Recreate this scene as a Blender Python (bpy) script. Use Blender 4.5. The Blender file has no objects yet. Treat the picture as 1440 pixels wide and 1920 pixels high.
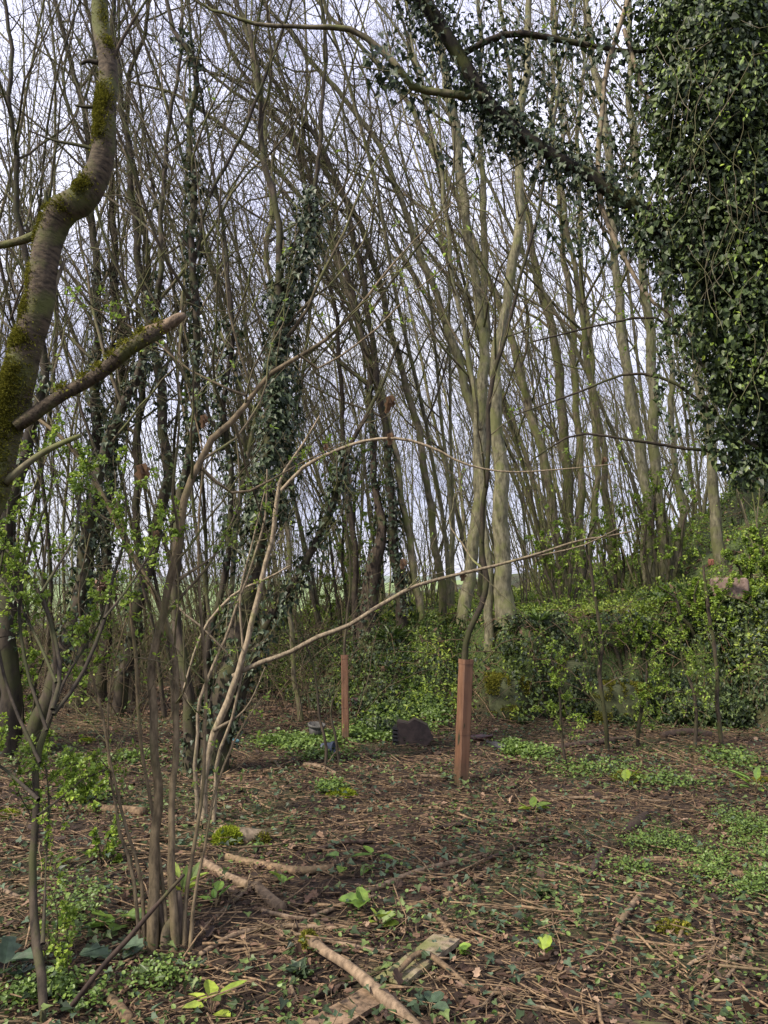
import bpy, math, numpy as np
from math import radians as RAD
rng = np.random.default_rng(11)
D = bpy.data; SC = bpy.context.scene; COL = SC.collection

# ------------------------------------------------------------------ camera, sky, sun, exposure
F = 1480.0; PITCH = RAD(5.0); CH = 1.55
cam = D.objects.new('camera', D.cameras.new('camera')); COL.objects.link(cam)
cam.location = (0, 0, CH); cam.rotation_euler = (RAD(90) + PITCH, 0, 0)
cam.data.sensor_fit = 'VERTICAL'; cam.data.sensor_height = 36.0; cam.data.lens = 36.0 * F / 1920
cam.data.clip_end = 6000; SC.camera = cam
SUN_EL, SUN_AZ = RAD(44), RAD(-124)          # azimuth measured from +Y towards +X (behind and left of the camera)
w = D.worlds.new('World'); SC.world = w; w.use_nodes = True
nt = w.node_tree; nt.nodes.clear()
def wn(t, **k):
    n = nt.nodes.new(t)
    for a, b in k.items(): setattr(n, a, b)
    return n
sky = wn('ShaderNodeTexSky', sky_type='NISHITA', sun_disc=False, sun_elevation=SUN_EL, sun_rotation=SUN_AZ)
tc = wn('ShaderNodeTexCoord'); mp = wn('ShaderNodeMapping'); mp.inputs['Scale'].default_value = (1, 1, 2.2)
nz = wn('ShaderNodeTexNoise'); nz.inputs['Scale'].default_value = 2.6; nz.inputs['Detail'].default_value = 5; nz.inputs['Roughness'].default_value = .55
cr = wn('ShaderNodeValToRGB'); cr.color_ramp.elements[0].position = .36; cr.color_ramp.elements[1].position = .62
cr.color_ramp.elements[0].color = (4.5, 4.6, 6.3, 1); cr.color_ramp.elements[1].color = (7.3, 7.3, 8.5, 1)
mx = wn('ShaderNodeMix', data_type='RGBA'); mx.inputs[0].default_value = .88
bg = wn('ShaderNodeBackground'); bg.inputs['Strength'].default_value = .125
wo = wn('ShaderNodeOutputWorld'); L = nt.links.new
L(tc.outputs['Generated'], mp.inputs[0]); L(mp.outputs[0], nz.inputs['Vector']); L(nz.outputs['Fac'], cr.inputs[0])
sx = wn('ShaderNodeSeparateXYZ'); L(tc.outputs['Generated'], sx.inputs[0]); gm = wn('ShaderNodeMapRange'); gm.inputs['From Min'].default_value = 0; gm.inputs['From Max'].default_value = .45
gm.inputs['To Min'].default_value = .66; gm.inputs['To Max'].default_value = 1.12; L(sx.outputs[2], gm.inputs[0]); vm = wn('ShaderNodeVectorMath', operation='SCALE'); L(cr.outputs[0], vm.inputs[0]); L(gm.outputs[0], vm.inputs['Scale'])
L(sky.outputs[0], mx.inputs[6]); L(vm.outputs[0], mx.inputs[7]); L(mx.outputs[2], bg.inputs[0]); L(bg.outputs[0], wo.inputs[0])
sun = D.objects.new('sun', D.lights.new('sun', 'SUN')); COL.objects.link(sun)
sun.data.energy = 4.6; sun.data.angle = RAD(9); sun.data.color = (1, .9, .76)
sd = np.array([math.sin(SUN_AZ) * math.cos(SUN_EL), math.cos(SUN_AZ) * math.cos(SUN_EL), math.sin(SUN_EL)])
import mathutils
sun.rotation_euler = mathutils.Vector(sd).to_track_quat('Z', 'Y').to_euler()
SC.view_settings.view_transform = 'Standard'; SC.view_settings.look = 'None'
SC.view_settings.exposure = 0.80; SC.view_settings.gamma = 1
SC.cycles.max_bounces = 5; SC.cycles.diffuse_bounces = 3; SC.cycles.glossy_bounces = 1; SC.cycles.transmission_bounces = 2
SC.cycles.transparent_max_bounces = 4; SC.cycles.caustics_reflective = False; SC.cycles.caustics_refractive = False

# ------------------------------------------------------------------ maths helpers
def ray(px, py):
    a = (np.asarray(px, float) - 720) / F; b = (960 - np.asarray(py, float)) / F
    c, s = math.cos(PITCH), math.sin(PITCH)
    return np.stack([a, c - b * s, s + b * c], -1)
def P(px, py, Y):                                   # the point seen at this pixel of the photograph at distance Y
    r = ray(px, py); t = np.asarray(Y, float) / r[..., 1]
    return r * t[..., None] + np.array([0, 0, CH]), t
def vnoise(x, y, s=0.):
    xi, yi = np.floor(x), np.floor(y); fx, fy = x - xi, y - yi
    fx = fx * fx * (3 - 2 * fx); fy = fy * fy * (3 - 2 * fy)
    def h(a, b):
        v = np.sin(a * 127.1 + b * 311.7 + s * 74.7) * 43758.5453
        return v - np.floor(v)
    return (h(xi, yi) * (1 - fx) + h(xi + 1, yi) * fx) * (1 - fy) + (h(xi, yi + 1) * (1 - fx) + h(xi + 1, yi + 1) * fx) * fy
def fbm(x, y, s=0., o=4):
    r = 0; a = .5
    for i in range(o): r = r + a * vnoise(x * 2**i, y * 2**i, s + i * 3.1); a *= .5
    return r
def ss(t): t = np.clip(t, 0, 1); return t * t * (3 - 2 * t)
FX = [-8, -3.2, -1.9, -1.0, -.3, .5, 1.2, 2.5, 4.3, 8, 15]; FY = [26, 16, 12, 9.9, 8.7, 8.4, 8.75, 8.7, 8.5, 7.6, 6]
HX = [-8, -3.2, -1.6, -.6, 1, 2.5, 5, 9]; HH = [0, .25, .7, .93, .98, 1.14, 1.42, 1.6]
def foot(x): return np.interp(x, FX, FY)
def bankt(x, y):
    wdt = np.interp(x, [-3, -.6, .5, 1.0, 1.35, 1.6, 2.6, 4, 8], [2.2, 2.1, 1.9, 2.3, 1.1, .5, .8, .6, 1.2])
    n = (fbm(x * 1.7, x * 0 + 3.3, 5) - .47) * 1.2 + (fbm(x * 3, y * 3, 8) - .47) * .6
    return (y - foot(x) - n) / wdt
def terr(x, y):
    x = np.asarray(x, float); y = np.asarray(y, float)
    z = (fbm(x * .5, y * .5, 1) - .47) * .16 + (fbm(x * 3, y * 3, 2, 3) - .44) * .05
    t = bankt(x, y)
    z = z + np.interp(x, HX, HH) * (.86 + .3 * fbm(x * 1.1, x * 0, 14)) * ss(t)
    back = ss((y - foot(x) - .2) / 2.6)
    hx = np.clip(x - 2.3, 0, 6)
    z = z + back * np.minimum(.098 * hx**2, 2.6) * (1 - .8 * ss((y - 13.5) / 6)) + ss(t) * (fbm(x * 1.3, y * 1.3, 9) - .47) * .45
    z = z - .010 * np.clip(y - 24, 0, 200)
    z = z + .25 * ss((-x - 3.3) / 2.5) * ss((5 - y) / 3)
    return z
def G(px, py):                                      # where the line through this pixel meets the ground
    r = ray(px, py); t = np.linspace(1.5, 60, 6000)
    p = r * t[:, None]; zz = p[:, 2] + CH - terr(p[:, 0], p[:, 1])
    i = np.argmax(zz < 0)
    if zz[i] >= 0: i = len(t) - 1
    return p[i] + np.array([0, 0, CH]), t[i]
def nrm(v): return v / (np.linalg.norm(v, axis=-1, keepdims=True) + 1e-9)
def perp(v):
    r = rng.normal(size=v.shape); r = r - (r * v).sum(-1, keepdims=True) * v
    return nrm(r)

# ------------------------------------------------------------------ mesh helpers
class Soup:
    def __init__(s): s.v = []; s.a = []; s.f = []; s.n = 0
    def add(s, v, faces, a):                        # faces: list of (m,k) index arrays
        v = v.reshape(-1, 3); s.v.append(v); s.a.append(np.broadcast_to(a, v.shape) if np.ndim(a) < 2 else a.reshape(-1, 3))
        for f in faces: s.f.append(f + s.n)
        s.n += len(v)
    def mesh(s, name, origin=(0, 0, 0), smooth=True):
        m = D.meshes.new(name)
        if not s.n: return m
        v = np.concatenate(s.v) - np.asarray(origin); a = np.concatenate(s.a)
        m.vertices.add(len(v)); m.vertices.foreach_set('co', v.astype(np.float32).ravel())
        li = np.concatenate([f.ravel() for f in s.f]); ls = np.concatenate([np.full(len(f), f.shape[1]) for f in s.f])
        m.loops.add(len(li)); m.loops.foreach_set('vertex_index', li.astype(np.int32))
        m.polygons.add(len(ls)); m.polygons.foreach_set('loop_start', np.concatenate([[0], np.cumsum(ls)[:-1]]).astype(np.int32))
        m.polygons.foreach_set('loop_total', ls.astype(np.int32))
        m.polygons.foreach_set('use_smooth', np.full(len(ls), smooth))
        at = m.attributes.new('bk', 'FLOAT_VECTOR', 'POINT'); at.data.foreach_set('vector', a.astype(np.float32).ravel())
        m.update(calc_edges=True); return m
def link(name, soup, mat, parent=None, origin=None, smooth=True):
    o0 = np.array(parent.location) if parent is not None else (np.array(origin) if origin is not None else np.zeros(3))
    m = soup.mesh(name, o0, smooth); m.materials.append(mat)
    o = D.objects.new(name, m); COL.objects.link(o)
    if parent is not None: o.parent = parent
    else: o.location = o0
    return o
def tag(o, label=None, cat=None, group=None, kind=None):
    if label: o['label'] = label
    if cat: o['category'] = cat
    if group: o['group'] = group
    if kind: o['kind'] = kind
    return o
def thing(name, loc, label, cat, group=None):
    o = D.objects.new(name, None); o.empty_display_size = .1; COL.objects.link(o); o.location = tuple(float(q) for q in loc)
    return tag(o, label, cat, group)

def tubes(s, Pt, R, S=4, rnd=None, lump=0., caps=False):
    Pt = np.asarray(Pt, float); R = np.asarray(R, float)
    if Pt.ndim == 2: Pt = Pt[None]; R = R[None]
    B, N, _ = Pt.shape
    T = nrm(np.gradient(Pt, axis=1))
    U = np.zeros_like(Pt); u = perp(T[:, 0])
    if B == 1: u = nrm(np.cross(T[:, 0], [[.3, -1, .1]]))
    for j in range(N):
        u = nrm(u - (u * T[:, j]).sum(-1, keepdims=True) * T[:, j]); U[:, j] = u
    W = np.cross(T, U)
    th = np.arange(S) * 2 * math.pi / S
    rr = R[..., None] * np.ones(S)
    if lump:
        L_ = np.concatenate([np.zeros((B, 1)), np.cumsum(np.linalg.norm(np.diff(Pt, axis=1), axis=-1), 1)], 1)
        q = L_[..., None] / (R.max() * 5 + .01); c = np.cos(th); sn = np.sin(th)
        rr = rr * (1 + lump * 2 * (fbm(q + c * 1.2 + 17, sn * 1.2 + q * .3 + 5, float(rng.random()) * 9, 3) - .45))
    v = Pt[:, :, None] + rr[..., None] * (U[:, :, None] * np.cos(th)[:, None] + W[:, :, None] * np.sin(th)[:, None])
    along = np.concatenate([np.zeros((B, 1)), np.cumsum(np.linalg.norm(np.diff(Pt, axis=1), axis=-1), 1)], 1)
    if rnd is None: rnd = rng.random(B)
    a = np.stack([np.broadcast_to(along[..., None], (B, N, S)), np.broadcast_to(np.cos(th), (B, N, S)),
                  np.broadcast_to(np.asarray(rnd)[:, None, None], (B, N, S))], -1)
    i = np.arange(B)[:, None, None] * N * S; j = np.arange(N - 1)[None, :, None] * S; k = np.arange(S)[None, None]; k2 = (k + 1) % S
    q = np.stack([i + j + k, i + j + k2, i + j + S + k2, i + j + S + k], -1).reshape(-1, 4)
    fs = [q]
    if caps:
        b = np.arange(B)[:, None] * N * S
        fs += [b + np.arange(S)[None, ::-1], b + (N - 1) * S + np.arange(S)[None]]
    s.add(v, fs, a)
def spline(pts, n):                                 # Catmull-Rom through the rows of pts, resampled evenly
    p = np.asarray(pts, float); p = np.concatenate([[2 * p[0] - p[1]], p, [2 * p[-1] - p[-2]]])
    out = []
    for i in range(1, len(p) - 2):
        t = np.linspace(0, 1, 12, endpoint=False)[:, None]
        out.append(.5 * (2 * p[i] + (p[i + 1] - p[i - 1]) * t + (2 * p[i - 1] - 5 * p[i] + 4 * p[i + 1] - p[i + 2]) * t**2 + (-p[i - 1] + 3 * p[i] - 3 * p[i + 1] + p[i + 2]) * t**3))
    out = np.concatenate(out + [p[-2][None]])
    d = np.concatenate([[0], np.cumsum(np.linalg.norm(np.diff(out[:, :3], axis=0), axis=1))])
    u = np.linspace(0, d[-1], n)
    return np.stack([np.interp(u, d, out[:, k]) for k in range(out.shape[1])], 1)
def resamp(Pt, R, n):
    u = np.linspace(0, len(Pt) - 1, n); x = np.arange(len(Pt))
    return np.stack([np.interp(u, x, Pt[:, k]) for k in range(3)], 1), np.interp(u, x, R)
def grow(Pb, Rb, k, tr, Lr, ang, up=.1, wig=.12, n=7, rfrac=.012, lean=(0, 0, 0), absL=False, rmax=.55, rmin=.0012):
    B, N, _ = Pb.shape
    plen = np.linalg.norm(np.diff(Pb, axis=1), axis=-1).sum(1)
    t = (np.arange(k)[None] + rng.random((B, k))) / k; t = tr[0] + t * (tr[1] - tr[0])
    f = t * (N - 1.001); i = np.minimum(f.astype(int), N - 2); f = f - i; b = np.arange(B)[:, None]
    pos = Pb[b, i] * (1 - f[..., None]) + Pb[b, i + 1] * f[..., None]
    T = nrm(Pb[b, i + 1] - Pb[b, i]); rad = Rb[b, i] * (1 - f) + Rb[b, i + 1] * f
    pos = pos.reshape(-1, 3); T = T.reshape(-1, 3); rad = rad.ravel(); tt = t.ravel()
    a = np.radians(ang[0] + rng.random(len(pos)) * (ang[1] - ang[0]))[:, None]
    d = nrm(np.cos(a) * T + np.sin(a) * perp(T))
    base = Lr if absL else (Lr * plen)[:, None].repeat(k, 1).ravel()
    ln = base * (1.05 - .6 * tt) * (.5 + .75 * rng.random(len(pos)))
    C = np.zeros((len(pos), n, 3)); C[:, 0] = pos
    bias = np.array([0, 0, up]) + np.asarray(lean)
    for j in range(1, n):
        d = nrm(d + bias + wig * rng.normal(size=d.shape)); C[:, j] = C[:, j - 1] + d * (ln / (n - 1))[:, None]
    r0 = np.maximum(np.minimum(rad * rmax, ln * rfrac), rmin)
    R = r0[:, None] * np.linspace(1, .3, n)[None]
    return C, np.maximum(R, rmin * .7)

# leaf outlines: one half, base to tip; x = half width, y = along
IVY = [(0, 0), (.26, -.16), (.5, .12), (.3, .32), (.2, .5), (0, 1)]
IVY2 = [(0, 0), (.3, -.1), (.46, .16), (.36, .38), (.27, .6), (0, .95)]
OVAL = [(0, 0), (.2, .15), (.27, .45), (.16, .8), (0, 1)]
ROUND = [(0, 0), (.36, .22), (.42, .6), (.2, .93), (0, 1)]
LOBED = [(0, 0), (.3, .1), (.22, .35), (.42, .55), (.2, .7), (.22, .92), (0, 1)]
DIA = [(0, 0), (.3, .45), (0, 1)]
STRAP = [(0, 0), (.07, .2), (.085, .5), (.05, .85), (0, 1)]
BLADE = [(0, 0), (.05, .3), (.04, .7), (0, 1)]
LANCE = [(0, 0), (.13, .2), (.17, .5), (.1, .8), (0, 1)]
def leaves(s, pos, dirv, nor, size, tmpl, rnd=None, fold=.25, curl=.25):
    B = len(pos)
    if not B: return
    dirv = nrm(dirv); side = nrm(np.cross(dirv, nor)); nor = np.cross(side, dirv)
    size = np.broadcast_to(np.asarray(size, float), (B,))
    h = np.array(tmpl, float); m = len(h)
    pts = np.concatenate([h, np.stack([-h[1:-1, 0], h[1:-1, 1]], 1)])      # m + m-2 verts
    x, y = pts[:, 0], pts[:, 1]
    cu = curl * (rng.random((B, 1)) * 1.6 - .3)
    z = np.abs(x)[None] * fold - cu * (y**2)[None]
    v = pos[:, None] + size[:, None, None] * (side[:, None] * x[None, :, None] + dirv[:, None] * y[None, :, None] + nor[:, None] * z[..., None])
    n = len(pts); b = np.arange(B)[:, None] * n
    R_ = np.arange(m)[None]; Lf = np.concatenate([[0], np.arange(m, n), [m - 1]])[::-1][None]
    if rnd is None: rnd = rng.random(B)
    a = np.stack([np.broadcast_to(y, (B, n)), np.broadcast_to(np.abs(x), (B, n)), np.broadcast_to(np.asarray(rnd)[:, None], (B, n))], -1)
    s.add(v, [b + R_, b + Lf], a)

# ------------------------------------------------------------------ materials
def newmat(name):
    m = D.materials.new(name); m.use_nodes = True; t = m.node_tree; t.nodes.clear()
    def nd(ty, ins=None, **k):
        n = t.nodes.new(ty)
        for a, b in k.items(): setattr(n, a, b)
        for a, b in (ins or {}).items(): n.inputs[a].default_value = b
        return n
    return m, nd, t.links.new
def ramp(nd, cols, interp='LINEAR'):
    r = nd('ShaderNodeValToRGB'); e = r.color_ramp; e.interpolation = interp
    while len(e.elements) < len(cols): e.elements.new(.5)
    for el, (p, c) in zip(e.elements, cols): el.position = p; el.color = (*c, 1)
    return r
def leafmat(name, cols, rough=.5, tr=.25, spec=.5):
    m, nd, lk = newmat(name)
    at = nd('ShaderNodeAttribute', attribute_name='bk'); sp = nd('ShaderNodeSeparateXYZ'); lk(at.outputs['Vector'], sp.inputs[0])
    r = ramp(nd, [(i / (len(cols) - 1), c) for i, c in enumerate(cols)]); lk(sp.outputs[2], r.inputs[0])
    geo = nd('ShaderNodeNewGeometry'); nz = nd('ShaderNodeTexNoise', {'Scale': 40., 'Detail': 3.}); lk(geo.outputs['Position'], nz.inputs['Vector'])
    mr = nd('ShaderNodeMapRange', {'From Min': .3, 'From Max': .7, 'To Min': .65, 'To Max': 1.3}); lk(nz.outputs['Fac'], mr.inputs[0])
    mu = nd('ShaderNodeVectorMath', operation='SCALE'); lk(r.outputs[0], mu.inputs[0]); lk(mr.outputs[0], mu.inputs['Scale'])
    b = nd('ShaderNodeBsdfPrincipled', {'Roughness': rough, 'Specular IOR Level': spec}); lk(mu.outputs[0], b.inputs['Base Color'])
    o = nd('ShaderNodeOutputMaterial')
    if tr:
        tl = nd('ShaderNodeBsdfTranslucent'); lk(mu.outputs[0], tl.inputs[0]); mx = nd('ShaderNodeMixShader', {0: tr})
        lk(b.outputs[0], mx.inputs[1]); lk(tl.outputs[0], mx.inputs[2]); lk(mx.outputs[0], o.inputs[0])
    else: lk(b.outputs[0], o.inputs[0])
    return m
def barkmat(name, dark, light, moss=(.10, .115, .03), mossamt=.3, scale=28., bands=False, bump=.6, rough=.85):
    m, nd, lk = newmat(name)
    at = nd('ShaderNodeAttribute', attribute_name='bk'); sp = nd('ShaderNodeSeparateXYZ'); lk(at.outputs['Vector'], sp.inputs[0])
    geo = nd('ShaderNodeNewGeometry')
    if bands:
        cv = nd('ShaderNodeCombineXYZ'); m1 = nd('ShaderNodeMath', {1: 75.}, operation='MULTIPLY'); lk(sp.outputs[0], m1.inputs[0])
        m2 = nd('ShaderNodeMath', {1: 1.7}, operation='MULTIPLY'); lk(sp.outputs[1], m2.inputs[0])
        lk(m1.outputs[0], cv.inputs[0]); lk(m2.outputs[0], cv.inputs[1]); src = cv.outputs[0]; sc = 1.
    else:
        mp = nd('ShaderNodeMapping'); mp.inputs['Scale'].default_value = (1, 1, .35); lk(geo.outputs['Position'], mp.inputs[0]); src = mp.outputs[0]; sc = scale
    n1 = nd('ShaderNodeTexNoise', {'Scale': sc, 'Detail': 6., 'Roughness': .65}); lk(src, n1.inputs['Vector'])
    r = ramp(nd, [(.34, dark), (.66, light)]); lk(n1.outputs['Fac'], r.inputs[0])
    n2 = nd('ShaderNodeTexNoise', {'Scale': 5., 'Detail': 5., 'Roughness': .6}); lk(geo.outputs['Position'], n2.inputs['Vector'])
    mr = nd('ShaderNodeMapRange', {'From Min': .62 - mossamt * .4, 'From Max': .70 - mossamt * .25}); lk(n2.outputs['Fac'], mr.inputs[0])
    mm = nd('ShaderNodeMath', {1: min(1., .35 + mossamt)}, operation='MULTIPLY'); lk(mr.outputs[0], mm.inputs[0])
    mx = nd('ShaderNodeMix', data_type='RGBA'); lk(mm.outputs[0], mx.inputs[0]); lk(r.outputs[0], mx.inputs[6]); mx.inputs[7].default_value = (*moss, 1)
    oi = nd('ShaderNodeObjectInfo'); av = nd('ShaderNodeMath', operation='ADD'); lk(oi.outputs['Random'], av.inputs[0]); lk(sp.outputs[2], av.inputs[1])
    tv = nd('ShaderNodeMapRange', {'From Max': 2., 'To Min': .55, 'To Max': 1.45}); lk(av.outputs[0], tv.inputs[0])
    mu = nd('ShaderNodeVectorMath', operation='SCALE'); lk(mx.outputs[2], mu.inputs[0]); lk(tv.outputs[0], mu.inputs['Scale'])
    b = nd('ShaderNodeBsdfPrincipled', {'Roughness': rough, 'Specular IOR Level': .25}); lk(mu.outputs[0], b.inputs['Base Color'])
    if bump:
        bp = nd('ShaderNodeBump', {'Strength': bump, 'Distance': .006}); lk(n1.outputs['Fac'], bp.inputs['Height']); lk(bp.outputs[0], b.inputs['Normal'])
    o = nd('ShaderNodeOutputMaterial'); lk(b.outputs[0], o.inputs[0]); return m
M = dict(
    cherry=barkmat('cherry_bark', (.015, .011, .007), (.115, .086, .055), mossamt=.38, bands=True, bump=1),
    bark=barkmat('grey_bark', (.045, .037, .024), (.20, .17, .11), mossamt=.45, scale=22),
    pale=barkmat('pale_bark', (.045, .042, .025), (.205, .188, .118), moss=(.12, .13, .045), mossamt=.35, scale=26),
    dark=barkmat('dark_bark', (.014, .011, .008), (.058, .045, .031), moss=(.04, .045, .014), mossamt=.4, scale=22),
    twig=barkmat('twig_bark', (.045, .036, .022), (.135, .108, .068), moss=(.10, .115, .035), mossamt=.4, bump=0),
    hazel=barkmat('hazel_bark', (.05, .038, .022), (.19, .145, .085), moss=(.09, .085, .035), mossamt=.2, scale=40, bump=.35),
    whip=barkmat('pale_branch_bark', (.078, .062, .04), (.25, .20, .135), mossamt=.1, scale=60, bump=.3),
    rot=barkmat('rotten_wood', (.02, .015, .011), (.088, .066, .046), mossamt=.2, scale=30, bump=1),
    stick=barkmat('fallen_stick', (.042, .027, .017), (.22, .15, .085), moss=(.07, .055, .03), mossamt=.3, scale=35, bump=.5),
    stickpale=barkmat('pale_stick', (.06, .042, .027), (.215, .155, .10), moss=(.12, .09, .05), mossamt=.2, scale=35, bump=.5),
    stickdark=barkmat('wet_stick', (.02, .014, .011), (.065, .043, .032), mossamt=.2, scale=30),
    plank=barkmat('weathered_plank', (.06, .048, .032), (.21, .165, .115), mossamt=.3, scale=30, bump=.7),
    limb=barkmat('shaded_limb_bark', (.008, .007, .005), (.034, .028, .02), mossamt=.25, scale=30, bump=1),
    rottenplank=barkmat('rotten_plank', (.045, .032, .02), (.20, .135, .085), mossamt=.15, scale=30, bump=.8),
    broken=barkmat('broken_wood', (.055, .038, .024), (.20, .145, .095), mossamt=.0, scale=50, bump=.8),
    ivy=leafmat('ivy_leaf', [(.010, .020, .007), (.022, .040, .012), (.052, .080, .022), (.12, .165, .045)], .5, .2, .4),
    ivygrey=leafmat('ivy_leaf_pale', [(.014, .027, .012), (.028, .046, .019), (.06, .085, .036)], .5, .15, .4),
    ivynew=leafmat('ivy_young', [(.06, .14, .02), (.13, .24, .04)], .4, .35),
    fresh=leafmat('young_leaf', [(.10, .17, .022), (.19, .29, .035), (.31, .40, .055)], .5, .4),
    herb=leafmat('herb_leaf', [(.05, .085, .014), (.11, .17, .022), (.20, .275, .032), (.31, .38, .05)], .5, .3),
    lowherb=leafmat('low_herb_leaf', [(.03, .055, .012), (.06, .105, .02), (.10, .165, .03), (.16, .235, .045)], .5, .3),
    grass=leafmat('grass_blade', [(.035, .075, .018), (.07, .13, .03), (.15, .16, .06)], .5, .3),
    moss=leafmat('moss_tuft', [(.07, .07, .012), (.14, .14, .02), (.24, .23, .035)], .9, .2, .1),
    mossbright=leafmat('bright_moss', [(.11, .14, .012), (.20, .25, .02), (.28, .33, .035)], .9, .2, .1),
    arum=leafmat('broad_leaf', [(.09, .165, .03), (.15, .25, .04), (.24, .34, .05)], .4, .35),
    sage=leafmat('grey_green_leaf', [(.045, .078, .04), (.085, .13, .07)], .6, .3),
    litter=leafmat('dead_leaf', [(.026, .015, .010), (.052, .030, .019), (.094, .054, .034), (.15, .090, .056), (.27, .185, .125)], .7, .1, .3),
    rust=leafmat('rust_leaf', [(.13, .075, .042), (.27, .18, .115)], .7, .3, .2),
)
def plain(name, c1, c2, rough=.6, scale=20., bump=.2, spec=.4):
    m, nd, lk = newmat(name); g = nd('ShaderNodeNewGeometry')
    n = nd('ShaderNodeTexNoise', {'Scale': scale, 'Detail': 6., 'Roughness': .6}); lk(g.outputs['Position'], n.inputs['Vector'])
    r = ramp(nd, [(.35, c1), (.65, c2)]); lk(n.outputs['Fac'], r.inputs[0])
    b = nd('ShaderNodeBsdfPrincipled', {'Roughness': rough, 'Specular IOR Level': spec}); lk(r.outputs[0], b.inputs['Base Color'])
    bp = nd('ShaderNodeBump', {'Strength': bump, 'Distance': .01}); lk(n.outputs['Fac'], bp.inputs['Height']); lk(bp.outputs[0], b.inputs['Normal'])
    o = nd('ShaderNodeOutputMaterial'); lk(b.outputs[0], o.inputs[0]); return m
def guardmat(name, zb):
    m, nd, lk = newmat(name); g = nd('ShaderNodeNewGeometry')
    mp = nd('ShaderNodeMapping'); mp.inputs['Scale'].default_value = (1, 1, .12); lk(g.outputs['Position'], mp.inputs[0])
    n = nd('ShaderNodeTexNoise', {'Scale': 38., 'Detail': 6., 'Roughness': .65}); lk(mp.outputs[0], n.inputs['Vector'])
    r = ramp(nd, [(.32, (.09, .045, .025)), (.55, (.145, .072, .038)), (.75, (.185, .105, .062))]); lk(n.outputs['Fac'], r.inputs[0])
    sp = nd('ShaderNodeSeparateXYZ'); lk(g.outputs['Position'], sp.inputs[0])
    n2 = nd('ShaderNodeTexNoise', {'Scale': 16., 'Detail': 5.}); lk(g.outputs['Position'], n2.inputs['Vector'])
    ad = nd('ShaderNodeMath', {2: sp.inputs[0].default_value[0]}, operation='MULTIPLY_ADD'); lk(n2.outputs['Fac'], ad.inputs[0]); ad.inputs[1].default_value = .3; lk(sp.outputs[2], ad.inputs[2])
    mr = nd('ShaderNodeMapRange', {'From Min': zb + .16, 'From Max': zb + .38, 'To Min': .85, 'To Max': 0.}); lk(ad.outputs[0], mr.inputs[0])
    mx = nd('ShaderNodeMix', data_type='RGBA'); lk(mr.outputs[0], mx.inputs[0]); lk(r.outputs[0], mx.inputs[6]); mx.inputs[7].default_value = (.045, .04, .02, 1)
    b = nd('ShaderNodeBsdfPrincipled', {'Roughness': .5}); lk(mx.outputs[2], b.inputs['Base Color'])
    o = nd('ShaderNodeOutputMaterial'); lk(b.outputs[0], o.inputs[0]); return m

# ------------------------------------------------------------------ ground
def gmat():
    m, nd, lk = newmat('woodland_floor')
    at = nd('ShaderNodeAttribute', attribute_name='bk'); sp = nd('ShaderNodeSeparateXYZ'); lk(at.outputs['Vector'], sp.inputs[0])
    g = nd('ShaderNodeNewGeometry')
    n1 = nd('ShaderNodeTexNoise', {'Scale': 14., 'Detail': 8., 'Roughness': .7}); lk(g.outputs['Position'], n1.inputs['Vector'])
    r1 = ramp(nd, [(.32, (.012, .007, .005)), (.52, (.029, .018, .011)), (.72, (.062, .037, .022))]); lk(n1.outputs['Fac'], r1.inputs[0])
    n2 = nd('ShaderNodeTexNoise', {'Scale': 45., 'Detail': 5., 'Roughness': .7}); lk(g.outputs['Position'], n2.inputs['Vector'])
    r2 = ramp(nd, [(.35, (.02, .028, .008)), (.65, (.075, .11, .026))]); lk(n2.outputs['Fac'], r2.inputs[0])
    mx = nd('ShaderNodeMix', data_type='RGBA'); lk(sp.outputs[0], mx.inputs[0]); lk(r1.outputs[0], mx.inputs[6]); lk(r2.outputs[0], mx.inputs[7])
    r3 = ramp(nd, [(.3, (.12, .17, .065)), (.7, (.18, .24, .09))]); lk(n1.outputs['Fac'], r3.inputs[0])
    m3 = nd('ShaderNodeMix', data_type='RGBA'); lk(sp.outputs[1], m3.inputs[0]); lk(mx.outputs[2], m3.inputs[6]); lk(r3.outputs[0], m3.inputs[7])
    b = nd('ShaderNodeBsdfPrincipled', {'Roughness': .85, 'Specular IOR Level': .3}); lk(m3.outputs[2], b.inputs['Base Color'])
    bp = nd('ShaderNodeBump', {'Strength': .8, 'Distance': .02}); lk(n2.outputs['Fac'], bp.inputs['Height']); lk(bp.outputs[0], b.inputs['Normal'])
    o = nd('ShaderNodeOutputMaterial'); lk(b.outputs[0], o.inputs[0]); return m
gx = np.concatenate([-np.geomspace(4.6, 1500, 60)[::-1], np.arange(-4.5, 7.01, .045), np.geomspace(7.1, 1500, 60)])
gy = np.concatenate([-np.geomspace(.6, 400, 25)[::-1], np.arange(-.5, 1.5, .15), np.arange(1.5, 12.5, .045), np.geomspace(12.6, 3000, 120)])
X, Y = np.meshgrid(gx, gy); Z = terr(X, Y) + (fbm(X * 9, Y * 9, 4, 3) - .44) * .03
def greenness(x, y):
    t = bankt(x, y); gr = ss((t - .05) * 1.5) * (.45 + .8 * (fbm(x * 1.1, y * 1.1, 21) > .42))
    patch = ss((fbm(x * 1.2, y * 1.2, 33) - .52) * 9) * .55
    right = ss((x - 1.5 - .2 * y) / .9) * ss((5.6 - y) / 1.0) * ss((y - 2.2) / 1.2) * .6
    return np.clip((gr + patch * .6 + right) * (1 - .6 * ss((y - 12) / 5)), 0, 1)
gr = greenness(X, Y); field = ss((Y - 17.5 + X * 1.2) / 2) * ss((-1.2 - X) / 1.5) + ss((Y - 55) / 10); field = np.clip(field, 0, 1)
s = Soup(); ny, nx = X.shape; idx = np.arange(ny * nx).reshape(ny, nx)
q = np.stack([idx[:-1, :-1], idx[:-1, 1:], idx[1:, 1:], idx[1:, :-1]], -1).reshape(-1, 4)
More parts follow.
